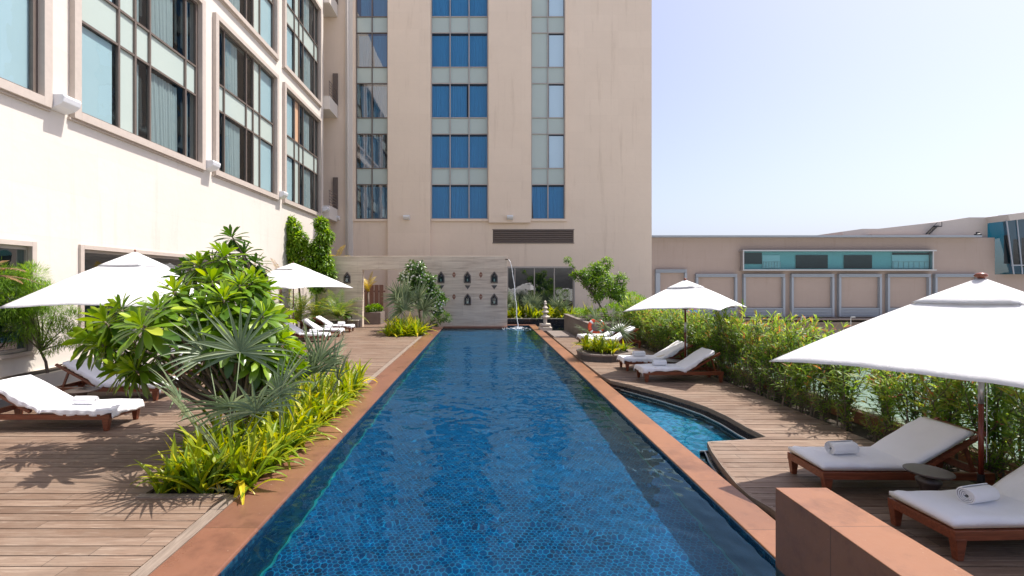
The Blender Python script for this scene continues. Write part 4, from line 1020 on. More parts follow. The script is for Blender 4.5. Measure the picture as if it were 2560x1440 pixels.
for i, (x, y, rz, kd, lab, clab, rt, rlab) in enumerate(LG):
    if l0 is None: l0 = lounger(lab); o = l0
    else: o = copy_tree(l0); o['label'] = lab
    o.location = (x, y, 0.003); o.rotation_euler = (0, 0, rz)
    if -7 < x < -5 and y < 13: o.scale = (1.15, 1.08, 1.04)
    cv = put_cover(kd, 1 if kd == 'fitted' else 2 + i % 3, (x, y, .004), rz, clab)
    cv.scale = o.scale
    if rt:
        q = Matrix.Rotation(rz, 3, 'Z') @ Vector((rt[0], .02, 0)); rolled_towel((x + q.x, y + q.y, ZM + .078 + .080), rt[1] + (R(90) if False else 0) + rz, rlab)
def table(loc, label, r=.21, h=.45):
    t = thing('side_table', label, 'side table', loc, 0, 'round dark side tables between the loungers')
    b = MB(); b.lathe([(r - .02, h - .028), (r, h - .014), (r, h - .004), (r - .01, h), (.001, h + .001)], n=40); b.build('table_top', M['dark_table'], t, smooth=False, bevel=.002)
    b = MB(); b.lathe([(.15, 0), (.155, .02), (.13, .05), (.085, .12), (.07, .2), (.08, .27), (.11, .32), (.115, .35), (.07, .38), (.06, h - .03)], n=32); b.build('pedestal', M['dark_table'], t, smooth=True)
table((4.86, 5.16, 0), 'round dark bronze pedestal table between the two nearest right loungers', .215)
table((5.15, 12.92, 0), 'round dark table beside the far right umbrella pole', .30, .38)
table((-8.05, 9.45, 0), 'round pale-topped table between the left edge lounger and the half hidden one', .30, .36)
table((-8.0, 21.2, 0), 'round dark table between the nearest and middle far left loungers', .3, .38)
table((-7.9, 23.2, 0), 'round dark table between the two farthest left loungers', .3, .38)
# ================================================================== UMBRELLAS
def umbrella(label, base, R_, ang, za, ze, dz=(0, 0, 0, 0), fin=.045, vent=True):
    t = thing('umbrella', label, 'umbrella', (base[0], base[1], 0), 0, 'white square canvas umbrellas')
    apex = Vector((0, 0, za)); cs = [Vector((R_ * math.cos(ang + k * math.pi / 2), R_ * math.sin(ang + k * math.pi / 2), ze + dz[k])) for k in range(4)]
    n = 16; mrow = 14
    def surf(v0, v1, lift, rows, flare=0):
        mb = MB(); vs = []
        for i in range(rows + 1):
            v = v0 + (v1 - v0) * i / rows
            for k in range(4):
                A, B = cs[k], cs[(k + 1) % 4]
                for j in range(n + 1):
                    s_ = j / n; q = 4 * s_ * (1 - s_)
                    E = A.lerp(B, s_); E = E.lerp(Vector((0, 0, E.z)), .055 * q); E.z += .07 * q
                    P = apex.lerp(E, v); P.z -= .045 * q * math.sin(math.pi * min(1, v)); P.z += lift + .03 * math.sin(math.pi * min(1, v))
                    P.z += .010 * v * v * math.sin(s_ * 9 + k * 2) * math.sin(math.pi * s_) + .004 * v * math.sin(s_ * 31 + v * 5 + k)
                    if flare: P.z += flare * q * (i / rows) * .5
                    vs.append(P)
        m_ = 4 * (n + 1)
        mb.add(vs, [(i * m_ + k * (n + 1) + j, i * m_ + k * (n + 1) + j + 1, (i + 1) * m_ + k * (n + 1) + j + 1, (i + 1) * m_ + k * (n + 1) + j) for i in range(rows) for k in range(4) for j in range(n)])
        return mb
    surf(.20 if vent else .01, 1.0, 0, mrow).build('canopy', M['canopy'], t, smooth=True, solid=.004, recalc=False)
    if vent: surf(.01, .30, .020, 6, .02).build('vent_cap', M['canopy'], t, smooth=True, solid=.004, recalc=False)
    ht = [(MB(), 0)]
    p = MB(); p.tube([(0, 0, .28), (0, 0, 1.15)], .024, 14); p.build('pole', M['teak_pole'], t, smooth=True)
    p = MB(); p.tube([(0, 0, 1.15), (0, 0, 1.42)], .026, 14); p.build('pole_joint', M['metal'], t, smooth=True)
    p = MB(); p.tube([(0, 0, 1.42), (0, 0, za - .01)], .024, 14); p.build('pole', M['teak_pole'], t, smooth=True)
    p = MB(); p.lathe([(.22, 0), (.22, .03), (.05, .05), (.033, .07), (.033, .36)], n=20); p.build('stand', M['black_metal'], t)
    p = MB(); p.lathe([(.06, ze + .02), (.06, ze + .08)], n=12); p.lathe([(.05, za - .12), (.05, za - .04)], n=12); p.build('hub', M['teak_pole'], t)
    for c_ in cs:
        r = MB(); q1 = apex.lerp(c_, .985); r.beam(apex + Vector((0, 0, -.05)), q1 + Vector((0, 0, -.018)), .02, .028); rb = r.build('rib', M['teak'], t)
        r = MB(); mid = apex.lerp(c_, .5) + Vector((0, 0, -.04)); r.beam(Vector((0, 0, ze + .05)), mid, .016, .022); r.build('strut', M['teak'], rb)
    p = MB(); p.lathe([(.02, za), (fin, za + .03), (fin * 1.1, za + .045), (fin * .8, za + .065), (.001, za + .078)], n=16); p.build('finial', M['teak'], t, smooth=True)
    p = MB(); p.tube([(.03, -.03, .5), (.034, -.03, ze + .02)], .003, 5); p.build('pull_cord', M['white_cloth'], t)
    return t
umbrella('large white square umbrella over the nearest right loungers, cut by the right edge', (5.56, 5.28), 2.07, R(160), 2.54, 1.50, fin=.055, dz=(.0, .06, 0, 0))
umbrella('white square umbrella before the oleander hedge, beyond the side pool', (5.5, 12.9), 1.74, R(183), 2.56, 1.74, dz=(-.03, .10, .09, -.05), fin=.035)
umbrella('white square umbrella at the left, behind the frangipani leaves', (-8.28, 11.2), 2.30, R(45), 3.22, 1.97, fin=.02)
umbrella('white square umbrella over the far left row of loungers', (-8.4, 20.8), 2.55, R(20), 3.36, 2.26, fin=.02)
# life rings
def ring(loc, rx, label, r=.30):
    t = thing('life_ring', label, 'life ring', loc, 0, 'orange red life rings')
    t.rotation_euler = (R(90), 0, rx)
    b = MB(); n = 32; k = 10; vs = []; tr = r * .22
    for i in range(n):
        a = 2 * math.pi * i / n
        for j in range(k):
            bb_ = 2 * math.pi * j / k; q = r - tr + tr * math.cos(bb_); vs.append((q * math.cos(a), q * math.sin(a), tr * .8 * math.sin(bb_)))
    b.add(vs, [(i * k + j, i * k + (j + 1) % k, ((i + 1) % n) * k + (j + 1) % k, ((i + 1) % n) * k + j) for i in range(n) for j in range(k)])
    b.build('ring', M['ring'], t, smooth=True)
    for q0 in range(4):
        b = MB(); vs = []; m_ = 4
        for i in range(m_ + 1):
            a = R(45 + q0 * 90 - 8 + 16 * i / m_)
            for j in range(k):
                bb_ = 2 * math.pi * j / k; q = r - tr + tr * 1.04 * math.cos(bb_); vs.append((q * math.cos(a), q * math.sin(a), tr * .84 * math.sin(bb_)))
        b.add(vs, [(i * k + j, i * k + (j + 1) % k, (i + 1) * k + (j + 1) % k, (i + 1) * k + j) for i in range(m_) for j in range(k)]); b.build('band', M['ring_band'], t, smooth=True)
ring((4.80, 20.22, .62), 0, 'orange red life ring hanging on the tall stone planter box', .36)
ring((-7.35, 13.9, .95), R(20), 'orange red life ring seen through the frangipani leaves on the left', .34)
t = thing('ring_post', 'thin grey post carrying the life ring behind the left loungers', 'post', (-7.35, 13.97, 0))
b = MB(); b.tube([(0, 0, 0), (0, 0, 1.2)], .025, 8); b.build('pole', M['metal'], t); b = MB(); b.box(-.12, -.02, 1.2, .12, .02, 1.24); b.build('hook', M['metal'], t)
# ================================================================== PLANTS
def leaf(mb, base, d, up, L, Wd, droop=.3, prof='ob', n=5, fold=.12, r=.5, twist=0):
    d = Vector(d).normalized(); s_ = d.cross(Vector(up))
    if s_.length < 1e-3: s_ = Vector((1, 0, 0))
    s_.normalize()
    p = Vector(base); mb.cur = r; vs = []; o = []
    st = L / n
    for i in range(n + 1):
        f = i / n
        if prof == 'ob': w = math.sin(math.pi * min(1, (f ** 1.75) * .95 + .04)) ** .62
        elif prof == 'strap': w = min(1, .55 + f * 1.5) * (1 - f ** 3.5)
        elif prof == 'blade': w = min(1, .25 + 2.2 * f) * (1 - f ** 2.2)
        else: w = math.sin(math.pi * min(1, f * .96 + .03)) ** .8
        w = max(w, .04) * Wd / 2; nrm = s_.cross(d).normalized()
        if fold: vs += [p - s_ * w + nrm * w * fold * 2, p, p + s_ * w + nrm * w * fold * 2]
        else: vs += [p - s_ * w, p + s_ * w]
        p = p + d * st; d = (d + Vector((0, 0, -droop * st / max(L, .01)))).normalized()
        s_ = (s_ - d * s_.dot(d)).normalized()
    k = 3 if fold else 2; fs = []
    for i in range(n):
        for j in range(k - 1): a = i * k + j; fs.append((a, a + 1, a + 1 + k, a + k))
    mb.add(vs, fs)
def rosette(mb, c, axis, n, L, rr, Wd=.28, base=0):
    axis = Vector(axis).normalized(); a0 = axis.orthogonal().normalized(); b0 = axis.cross(a0)
    for i in range(n):
        f = i / n; th = i * 2.39996 + rr.uniform(-.15, .15); el = R(80 - 132 * f ** .9 + rr.uniform(-6, 6))
        h = a0 * math.cos(th) + b0 * math.sin(th); d = h * math.cos(el) + axis * math.sin(el)
        l = L * (.55 + .5 * min(1, f * 1.8)) * rr.uniform(.85, 1.1)
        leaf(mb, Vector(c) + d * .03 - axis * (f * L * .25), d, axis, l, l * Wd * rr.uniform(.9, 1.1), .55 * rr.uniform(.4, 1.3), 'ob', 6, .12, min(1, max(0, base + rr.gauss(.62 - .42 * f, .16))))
def branch(mb, a, b, r0, r1, rr, n=7, sag=.15):
    a = Vector(a); b = Vector(b); pts = []; rad = []
    side = Vector((rr.uniform(-1, 1), rr.uniform(-1, 1), 0)) * (b - a).length * .06
    for i in range(n + 1):
        f = i / n; q = a.lerp(b, f); hz = Vector((b.x - a.x, b.y - a.y, 0)); q += hz * (math.sin(f * math.pi) * sag) ; q += side * math.sin(f * 6); pts.append(q); rad.append(r0 + (r1 - r0) * f)
    mb.tube(pts, rad, 7)
def plumeria(label, base, tips, L, seed, nleaf=30, mat='plumeria'):
    rr = random.Random(seed); B = Vector(base); t = thing('frangipani_tree', label, 'frangipani tree', base)
    tr = MB(); lf = MB(); fl = MB()
    fork = Vector((rr.uniform(-.1, .1), rr.uniform(-.1, .1), .45))
    tr.tube([(0, 0, -.05), (.02, .01, .2), fork], [.055, .05, .045], 9)
    cent = sum((Vector(x) for x in tips), Vector()) / len(tips) - B
    for x in tips:
        p = Vector(x) - B; mid = fork.lerp(p, .45) + Vector((rr.uniform(-.08, .08), rr.uniform(-.08, .08), -.05))
        branch(tr, fork, mid, .034, .024, rr, 5, 0); branch(tr, mid, p, .024, .016, rr, 5, 0)
        ax = (p - cent * .7); ax = Vector((ax.x, ax.y, max(ax.z, 0) + .55)).normalized() + Vector((rr.uniform(-.25, .25), rr.uniform(-.25, .25), rr.uniform(.0, .3)))
        rosette(lf, p, ax, nleaf, L * rr.uniform(.85, 1.1), rr)
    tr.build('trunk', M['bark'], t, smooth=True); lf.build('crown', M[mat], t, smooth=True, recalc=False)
    return t
tipsA = [(600, 945, 7.6), (555, 925, 7.9), (680, 955, 7.8), (515, 905, 7.9), (635, 930, 8.2), (735, 880, 8.4), (300, 770, 7.3), (255, 860, 6.9), (300, 925, 6.8), (395, 770, 6.7), (470, 740, 7.6), (560, 745, 7.0), (630, 700, 7.6), (540, 800, 6.8), (660, 790, 7.2), (590, 850, 6.9), (660, 890, 7.1), (700, 850, 7.4), (600, 900, 7.6), (262, 800, 6.9), (352, 812, 6.3), (305, 870, 7.1), (226, 850, 7.4), (335, 925, 6.6), (436, 725, 7.2), (425, 800, 7.6), (505, 770, 7.0), (530, 700, 7.6), (600, 712, 7.3),
         (655, 725, 7.9), (560, 640, 8.4), (600, 790, 7.2), (690, 800, 7.9), (640, 850, 7.1), (715, 870, 8.0), (690, 920, 7.5), (560, 850, 7.6), (480, 860, 8.0), (500, 660, 8.3), (390, 880, 7.4), (640, 760, 8.3), (735, 920, 8.2)]
plumeria('big frangipani tree with glossy obovate leaves in the bed beside the pool', (-3.72, 7.3, -.05), [at(*q) for q in tipsA], .39, 11, 40)
tipsB = [(578, 590, 9.8), (560, 630, 9.9), (610, 632, 10.2), (640, 655, 10.0), (530, 655, 9.6), (480, 668, 9.8), (455, 690, 9.9), (585, 665, 9.5), (640, 690, 10.0), (520, 700, 9.8), (600, 700, 9.9)]
plumeria('taller darker frangipani rising behind the big one, its top tuft alone against the wall', (-4.0 + .15, 9.9, -.05), [at(*q) for q in tipsB], .38, 23, 30, 'dark_leaf')
# small buds on A
# fan palms
def fan_leaf(mb, st, base, hub, nrm, r, rr, nseg=26, span=118):
    base = Vector(base); hub = Vector(hub); d = (hub - base).normalized()
    mid = base.lerp(hub, .5) + Vector((0, 0, .05)); st.tube([base, mid, hub], [.012, .009, .006], 5)
    nrm = Vector(nrm); nrm = (nrm - d * nrm.dot(d)).normalized(); s_ = d.cross(nrm)
    for i in range(nseg):
        a = R(-span + 2 * span * (i + .5) / nseg + rr.uniform(-1.5, 1.5)); dd = d * math.cos(a) + s_ * math.sin(a) + nrm * .16 * rr.uniform(.3, 1.3)
        l = r * (.72 + .28 * math.cos(a * .5)) * rr.uniform(.9, 1.06)
        leaf(mb, hub + dd * .01, dd, nrm, l, r * .075, rr.uniform(.05, .9), 'blade', 5, .25, min(1, max(0, rr.gauss(.5, .14))))
def fan_palm(label, base, hubs, r, seed, nseg=26, group=None, mat='fan', rel=False):
    rr = random.Random(seed); B = Vector(base); t = thing('fan_palm', label, 'fan palm', base, 0, group); lf = MB(); st = MB()
    st.tube([(0, 0, -.06), (0, 0, .12)], [.07, .05], 8)
    for h in hubs:
        p = Vector(h) if rel else Vector(h) - B; out = Vector((p.x, p.y, 0)); 
        out = out.normalized() if out.length > .05 else Vector((rr.uniform(-1, 1), -1, 0)).normalized()
        nrm = Vector((0, 0, 1)) * rr.uniform(.2, 1) - out * rr.uniform(.1, .9) + Vector((rr.uniform(-.5, .5), rr.uniform(-.9, .1), 0))
        fan_leaf(lf, st, (rr.uniform(-.03, .03), rr.uniform(-.03, .03), .08), p, nrm, r * rr.uniform(.85, 1.1), rr, nseg)
    st.build('stalk', M['green_stem'], t, smooth=True); lf.build('crown', M[mat], t, recalc=False); return t
fan_palm('large silvery fan palm at the near end of the pool bed', (-3.42, 6.35, -.05), [at(448, 1000, 6.0), at(575, 1020, 5.8), at(520, 890, 6.6), at(600, 880, 6.5), at(480, 1060, 5.7), at(640, 1030, 5.8), at(700, 985, 6.6)], .70, 5, 20)
fan_palm('smaller fan palm farther along the pool bed beside the coping', (-3.3, 9.6, -.05), [at(770, 880, 9.3), at(800, 905, 9.2), at(835, 915, 9.5), at(780, 935, 9.0), at(845, 950, 9.3), at(740, 930, 9.4)], .78, 6, 22)
fan_palm('silvery fan palm in the far bed before the travertine doorway', (-4.0, 23.2, -.05), [at(1000, 745, 22.8), at(1018, 735, 23.2), at(1045, 750, 23.0), at(990, 765, 22.8), at(1058, 775, 23.0), at(1010, 775, 22.6)], 1.2, 7, 30)
fan_palm('fan palm standing in the rounded stone planter', (4.2, 15.75, .23), [at(1490, 800, 15.6), at(1535, 800, 15.7), at(1475, 835, 15.4), at(1550, 830, 15.5), at(1515, 820, 15.4)], .60, 8, 20)
# strap-leaf lilies
def lily(seed, n=16, L=.56):
    rr = random.Random(seed); mb = MB()
    for i in range(n):
        th = rr.uniform(0, 6.283); el = R(rr.uniform(38, 84)); d = (math.cos(th) * math.cos(el), math.sin(th) * math.cos(el), math.sin(el))
        l = L * rr.uniform(.6, 1.25); leaf(mb, (rr.uniform(-.05, .05), rr.uniform(-.05, .05), 0), d, (0, 0, 1), l, .058 * rr.uniform(.8, 1.2), rr.uniform(.5, 2.2), 'strap', 7, .22, min(1, max(0, rr.gauss(.48, .24))))
    return mb
LV = []
rl = random.Random(77)
def put_lily(x, y, z, s_, label, group):
    k = rl.randrange(6)
    while len(LV) <= k:
        LV.append(lily(100 + len(LV)).build('strap_leaf_clump', M['lily'], None, recalc=False)); LV[-1]['_t'] = 0
    src = LV[k]
    if not src.get('_used'): o = src; src['_used'] = 1
    else: o = src.copy(); SC.collection.objects.link(o)
    o.location = (x, y, z); o.rotation_euler = (rl.uniform(-.1, .1), rl.uniform(-.1, .1), rl.uniform(0, 6.28)); o.scale = (s_, s_, s_ * rl.uniform(.85, 1.15))
    tag(o, label, 'plant', group)
y = 5.72
while y < 11.4:
    x = -3.9 if y < 7.5 else -3.75
    while x < -2.88:
        put_lily(x + rl.uniform(-.06, .06), y + rl.uniform(-.07, .07), -.05, rl.uniform(.95, 1.3), 'yellow-green strap-leaf clump in the long bed under the frangipani', 'strap-leaf clumps in the long pool bed'); x += .20
    y += .25
y = 22.05
while y < 24.2:
    x = -4.45
    while x < -2.95:
        put_lily(x + rl.uniform(-.08, .08), y + rl.uniform(-.1, .1), -.05, rl.uniform(1.2, 1.75), 'yellow strap-leaf clump in the far bed under the white flowering tree', 'strap-leaf clumps in the far bed'); x += .26
    y += .34
for i in range(26):
    a = rl.uniform(0, 6.28); r = .72 * math.sqrt(rl.random()); put_lily(4.0 + r * math.cos(a), 15.72 + r * math.sin(a), .24, rl.uniform(.7, 1.05), 'green strap-leaf clump in the rounded stone planter', 'strap-leaf clumps in the rounded planter')
for i in range(36):
    put_lily(1.5 + i * .15 + rl.uniform(-.05, .05), 29.5 + rl.uniform(-.1, .5), .28, rl.uniform(1.2, 1.7), 'strap-leaf clump in the black planter before the glazed room', 'strap-leaf clumps before the glazed room')
for k, (px, lab) in enumerate(((1275, 'fan palm in the black planter nearest the travertine wall'), (1330, 'middle fan palm in the black planter before the glazing'), (1402, 'right fan palm in the black planter before the glazing'))):
    B = at(px, 760, 30.1); hubs = [(rr_ * math.cos(a_), rr_ * math.sin(a_) * .6 - .1, h_) for rr_, a_, h_ in ((.3, .3, .75), (.35, 2.6, .7), (.15, 1.2, 1.0), (.35, 4.2, .6), (.4, 5.3, .65), (.2, 2, .9))]
    fan_palm(lab, (B.x, 30.1, .28), hubs, .85, 30 + k, 22, rel=True)
# oleander hedge
def shrub(seed, H=1.75, nst=9, leafL=.185, spread=.42, fl=True, start=.25):
    rr = random.Random(seed); st = MB(); lf = MB(); fw_ = MB()
    for i in range(nst):
        th = rr.uniform(0, 6.28); sp_ = rr.uniform(.15, 1) * spread; h = H * rr.uniform(.65, 1.05)
        base = Vector((rr.uniform(-.1, .1), rr.uniform(-.15, .15), 0)); tip = Vector((math.cos(th) * sp_, math.sin(th) * sp_ * 1.3, h))
        pts = [base.lerp(tip, f) + Vector((math.cos(th), math.sin(th), 0)) * (-.06 * math.sin(f * 3.1)) for f in (0, .25, .5, .75, 1)]
        st.tube(pts, [.012, .010, .008, .006, .003], 5)
        brs = [(pts, start)]
        for b in range(3):
            f0 = rr.uniform(.3, .75); p0 = base.lerp(tip, f0); a2 = rr.uniform(0, 6.28); p1 = p0 + Vector((math.cos(a2) * .25, math.sin(a2) * .25, rr.uniform(.3, .5))); q = [p0.lerp(p1, k / 3) for k in range(4)]
            st.tube(q, [.006, .005, .004, .003], 4, False); brs.append((q, .15))
        for q, s0 in brs:
            tot = (q[-1] - q[0]).length; nw = max(3, int(tot * (1 - s0) / .078))
            for k in range(nw + 1):
                f = s0 + (1 - s0) * k / nw; ii = min(len(q) - 2, int(f * (len(q) - 1))); p = q[ii].lerp(q[ii + 1], f * (len(q) - 1) - ii); dr = (q[ii + 1] - q[ii]).normalized()
                a_ = dr.orthogonal().normalized(); b_ = dr.cross(a_); top_ = f > .86
                if rr.random() < .18: continue
                for w in range(4 if top_ else 3):
                    t_ = w * 2.094 + k * 1.05 + rr.uniform(-.3, .3); el = R(rr.uniform(45, 70) if top_ else rr.uniform(5, 45)); hd = a_ * math.cos(t_) + b_ * math.sin(t_); d = hd * math.cos(el) + dr * math.sin(el)
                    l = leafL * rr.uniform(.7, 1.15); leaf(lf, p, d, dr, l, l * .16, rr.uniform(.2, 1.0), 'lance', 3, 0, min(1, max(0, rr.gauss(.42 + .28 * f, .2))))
            if fl and rr.random() < .12:
                c_ = q[-1]
                for w in range(5):
                    a_ = w * 1.2566; d = Vector((math.cos(a_), math.sin(a_), .5)); leaf(fw_, c_, d, (0, 0, 1), .030, .026, .2, 'ob', 2, 0)
                    leaf(fw_, c_ + Vector((.03, .01, -.02)), d, (0, 0, 1), .026, .022, .2, 'ob', 2, 0)
    return st, lf, fw_
SV = []
rs_ = random.Random(9)
y = 3.4; idx = 0
while y < 21.4:
    k = idx % 6
    if len(SV) <= k:
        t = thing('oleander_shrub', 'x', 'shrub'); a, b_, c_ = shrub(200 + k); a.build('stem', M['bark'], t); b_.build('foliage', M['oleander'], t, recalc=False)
        if c_.v: c_.build('flower', M['pink'], t, recalc=False)
        SV.append(t)
    else: t = copy_tree(SV[k])
    t.location = (6.42 + rs_.uniform(-.12, .12), y, -.05); t.rotation_euler = (0, 0, rs_.uniform(0, 6.28)); q = rs_.uniform(.9, 1.1); t.scale = (q, q, q * rs_.uniform(.78, 1.08) * (.92 if y < 8 else 1))
    t['label'] = 'oleander shrub with narrow leaves and pink flowers in the hedge right of the deck'; t['group'] = 'oleander shrubs in the right hedge'
    y += rs_.uniform(.40, .52) * (1.35 if y < 9.5 else 1); idx += 1
for i in range(16):
    k = i % 6; t = copy_tree(SV[k]); t.location = (6.95 + rs_.uniform(-.1, .15), 5 + i * 1.05, -.05); t.rotation_euler = (0, 0, rs_.uniform(0, 6.28)); t.scale = (.9, .9, .95)
    t['label'] = 'oleander shrub growing through behind the terracotta kerb of the right hedge'; t['group'] = 'oleander shrubs behind the kerb'
low = []
for i in range(34):
    y = 3.2 + i * .54
    if len(low) < 4:
        t = thing('oleander_sprout', 'x', 'shrub'); a, b_, c_ = shrub(300 + i, .42, 6, .10, .16, False, .05); a.build('stem', M['bark'], t); b_.build('foliage', M['oleander'], t, recalc=False); low.append(t)
    else: t = copy_tree(low[i % 4])
    t.location = (6.22 + rs_.uniform(-.04, .1), y, -.05); t.rotation_euler = (0, 0, rs_.uniform(0, 6.28)); q = rs_.uniform(.7, 1.3); t.scale = (q, q, q)
    t['label'] = 'short leafy oleander sprout at the deck edge under the right hedge'; t['group'] = 'short sprouts along the right deck edge'
# generic leafy crowns
def crown(mb, blobs, n, L, wf, rr, prof='lance', droop=.8, updir=.2, seg=3, shell=.55):
    tot = sum(b[3] ** 2 for b in blobs)
    for (cx, cy, cz, r) in blobs:
        for i in range(int(n * r * r / tot)):
            v = Vector((rr.gauss(0, 1), rr.gauss(0, 1), rr.gauss(0, 1))).normalized(); q = r * (shell + (1 - shell) * rr.random() ** .5) * rr.uniform(.85, 1.12)
            p = Vector((cx, cy, cz)) + v * q; d = v + Vector((rr.uniform(-.6, .6), rr.uniform(-.6, .6), updir + rr.uniform(-.4, .5)))
            leaf(mb, p, d, (rr.uniform(-.3, .3), rr.uniform(-.3, .3), 1), L * rr.uniform(.7, 1.25), L * wf * rr.uniform(.8, 1.2), droop * rr.uniform(.4, 1.5), prof, seg, .1, min(1, max(0, rr.gauss(.45, .2))))
def tuft_crown(mb, blobs, n, L, rr, nl=9, wf=.3):
    tot = sum(b[3] ** 2 for b in blobs)
    for (cx, cy, cz, r) in blobs:
        for i in range(max(2, int(n * r * r / tot))):
            v = Vector((rr.gauss(0, 1), rr.gauss(0, 1), rr.gauss(.2, 1))).normalized(); p = Vector((cx, cy, cz)) + v * r * rr.uniform(.6, 1.08)
            rosette(mb, p, v + Vector((0, 0, .4)), nl, L * rr.uniform(.8, 1.2), rr, wf)
def tree(name, label, base, blobs_px, mat, n, L, wf, seed, trunk_r=.05, mode='crown', cat='tree', **kw):
    rr = random.Random(seed); B = Vector(base); t = thing(name, label, cat, base); blobs = []
    for px, py, Y, r in blobs_px:
        p = at(px, py, Y) - B; blobs.append((p.x, p.y, p.z, r))
    lf = MB(); tr = MB()
    if mode == 'tuft': tuft_crown(lf, blobs, n, L, rr, **kw)
    else: crown(lf, blobs, n, L, wf, rr, **kw)
    top_ = max(blobs, key=lambda b: b[2]); fk = Vector((top_[0] * .3, top_[1] * .3, max(.15, min(b[2] for b in blobs) * .8)))
    tr.tube([(0, 0, -.05), fk * .5 + Vector((.02, .02, 0)), fk], [trunk_r, trunk_r * .85, trunk_r * .7], 8)
    for b in blobs: branch(tr, fk, (b[0], b[1], b[2]), trunk_r * .6, trunk_r * .2, rr, 5, 0)
    tr.build('trunk', M['bark'], t, smooth=True); lf.build('crown', M[mat], t, recalc=False)
    return t, blobs, rr
# white flowering tree beside the travertine wall
t, bl, rr = tree('flowering_tree', 'bushy tree with white flowers against the travertine wall', (-3.35, 24.9, -.05),
    [(1040, 675, 24.6, .50), (1060, 705, 24.5, .6), (1020, 700, 24.8, .50), (1078, 735, 24.5, .55), (1085, 765, 24.5, .48), (1050, 745, 24.8, .5), (1098, 750, 24.6, .38), (1035, 730, 25, .5)], 'dark_leaf', 270, .24, .3, 41, .06, 'tuft', nl=12)
fb = MB()
for i in range(150):
    b = rr.choice(bl); v = Vector((rr.gauss(0, 1), rr.gauss(-.8, 1), rr.gauss(.2, 1))).normalized(); p = Vector(b[:3]) + v * b[3] * 1.12
    for w in range(5): a_ = w * 1.2566; leaf(fb, p, (math.cos(a_), -.3, math.sin(a_)), (0, -1, 0), .05, .05, .1, 'ob', 2, 0)
fb.build('blossom', M['white_petal'], t, recalc=False)
# small tree on the right planter box
tree('small_tree', 'small round-headed tree in the tall stone planter box with a pale side sprig', (5.9, 22.4, .73),
    [(1490, 675, 22.3, .40), (1510, 700, 22.2, .5), (1475, 705, 22.3, .42), (1495, 735, 22.4, .42), (1530, 725, 22.6, .45), (1462, 690, 22.2, .32), (1550, 700, 22.6, .34), (1515, 660, 22.5, .3), (1440, 690, 22.3, .25), (1420, 650, 22.2, .14), (1432, 668, 22.2, .12), (1545, 735, 22.8, .4), (1558, 725, 22.6, .2)], 'bright', 420, .17, .3, 42, .05, 'tuft', nl=11)
tree('leafy_bush', 'mixed green bush filling the tall planter box under the small tree', (6.3, 21.6, .73), [(1500, 790, 21.8, .35), (1530, 780, 22, .4), (1560, 775, 22.5, .45), (1475, 790, 22, .3), (1580, 750, 23, .4), (1600, 760, 23.5, .4), (1545, 755, 23, .4), (1455, 788, 24, .3), (1445, 785, 25.5, .3)], 'bamboo', 5200, .11, .3, 43, .03, droop=.9, cat='bush')
# bamboo like shrub on the left
tree('feathery_shrub', 'feathery bright green shrub before the left ground floor window', (-10.35, 11.2, .36),
    [(80, 690, 11.2, .30), (60, 730, 11.3, .42), (20, 760, 11, .45), (110, 745, 11.2, .38), (140, 775, 11.2, .35), (90, 800, 11.2, .42), (40, 820, 11.2, .40), (150, 840, 11.3, .30), (120, 865, 11.2, .22), (-10, 700, 10.8, .4), (60, 675, 11.4, .14), (180, 800, 11.5, .25), (185, 850, 11.5, .2)], 'bamboo', 15000, .13, .085, 44, .035, droop=.9, shell=.2, cat='shrub')
# pale climbers at the far corner
tree('climber_tree', 'tall bright green leafy tree at the far end of the sunlit wing', (-10.4, 26.9, -.05),
    [(732, 570, 26.6, .42), (745, 600, 26.6, .5), (728, 625, 26.7, .5), (745, 655, 26.6, .45), (725, 552, 26.7, .22), (765, 620, 26.6, .35)], 'bright', 3600, .25, .40, 45, .07, droop=1.4, updir=-.2, shell=.15)
tree('climber_tree', 'tall bright green leafy tree next to the travertine wall top', (-9.4, 26.2, -.05),
    [(803, 560, 26.3, .34), (812, 590, 26.3, .42), (800, 620, 26.3, .5), (785, 645, 26.3, .55), (812, 655, 26.2, .42), (822, 685, 26.1, .34), (800, 690, 26.2, .42), (775, 680, 26.2, .45), (790, 710, 26.1, .4)], 'bright', 5200, .25, .40, 46, .07, droop=1.4, updir=-.2, shell=.15)
# arching fronds
def frond(mb, st, p, d, L, rr, droop=1.2, lw=.02, ll=.22, col=.5, n=14):
    p = Vector(p); d = Vector(d).normalized(); s0 = d.cross(Vector((0, 0, 1)))
    s0 = s0.normalized() if s0.length > .05 else Vector((1, 0, 0)); pts = [p.copy()]
    for i in range(n):
        f = (i + 1) / n; p = p + d * (L / n); pts.append(p.copy()); d = (d + Vector((0, 0, -droop / n))).normalized()
        up = s0.cross(d).normalized(); q = ll * math.sin(math.pi * min(1, f * .85 + .12)) ** .7
        for sg in (-1, 1):
            for m_ in (0, .5):
                ld = s0 * sg + d * .55 + up * .25 + Vector((rr.uniform(-.1, .1), rr.uniform(-.1, .1), rr.uniform(-.1, .1)))
                leaf(mb, p - d * (L / n * m_), ld, up, q * rr.uniform(.85, 1.1), lw, .8, 'blade', 3, 0, min(1, max(0, rr.gauss(col, .18))))
    st.tube(pts, [.009 * (1 - i / len(pts)) + .003 for i in range(len(pts))], 4, False)
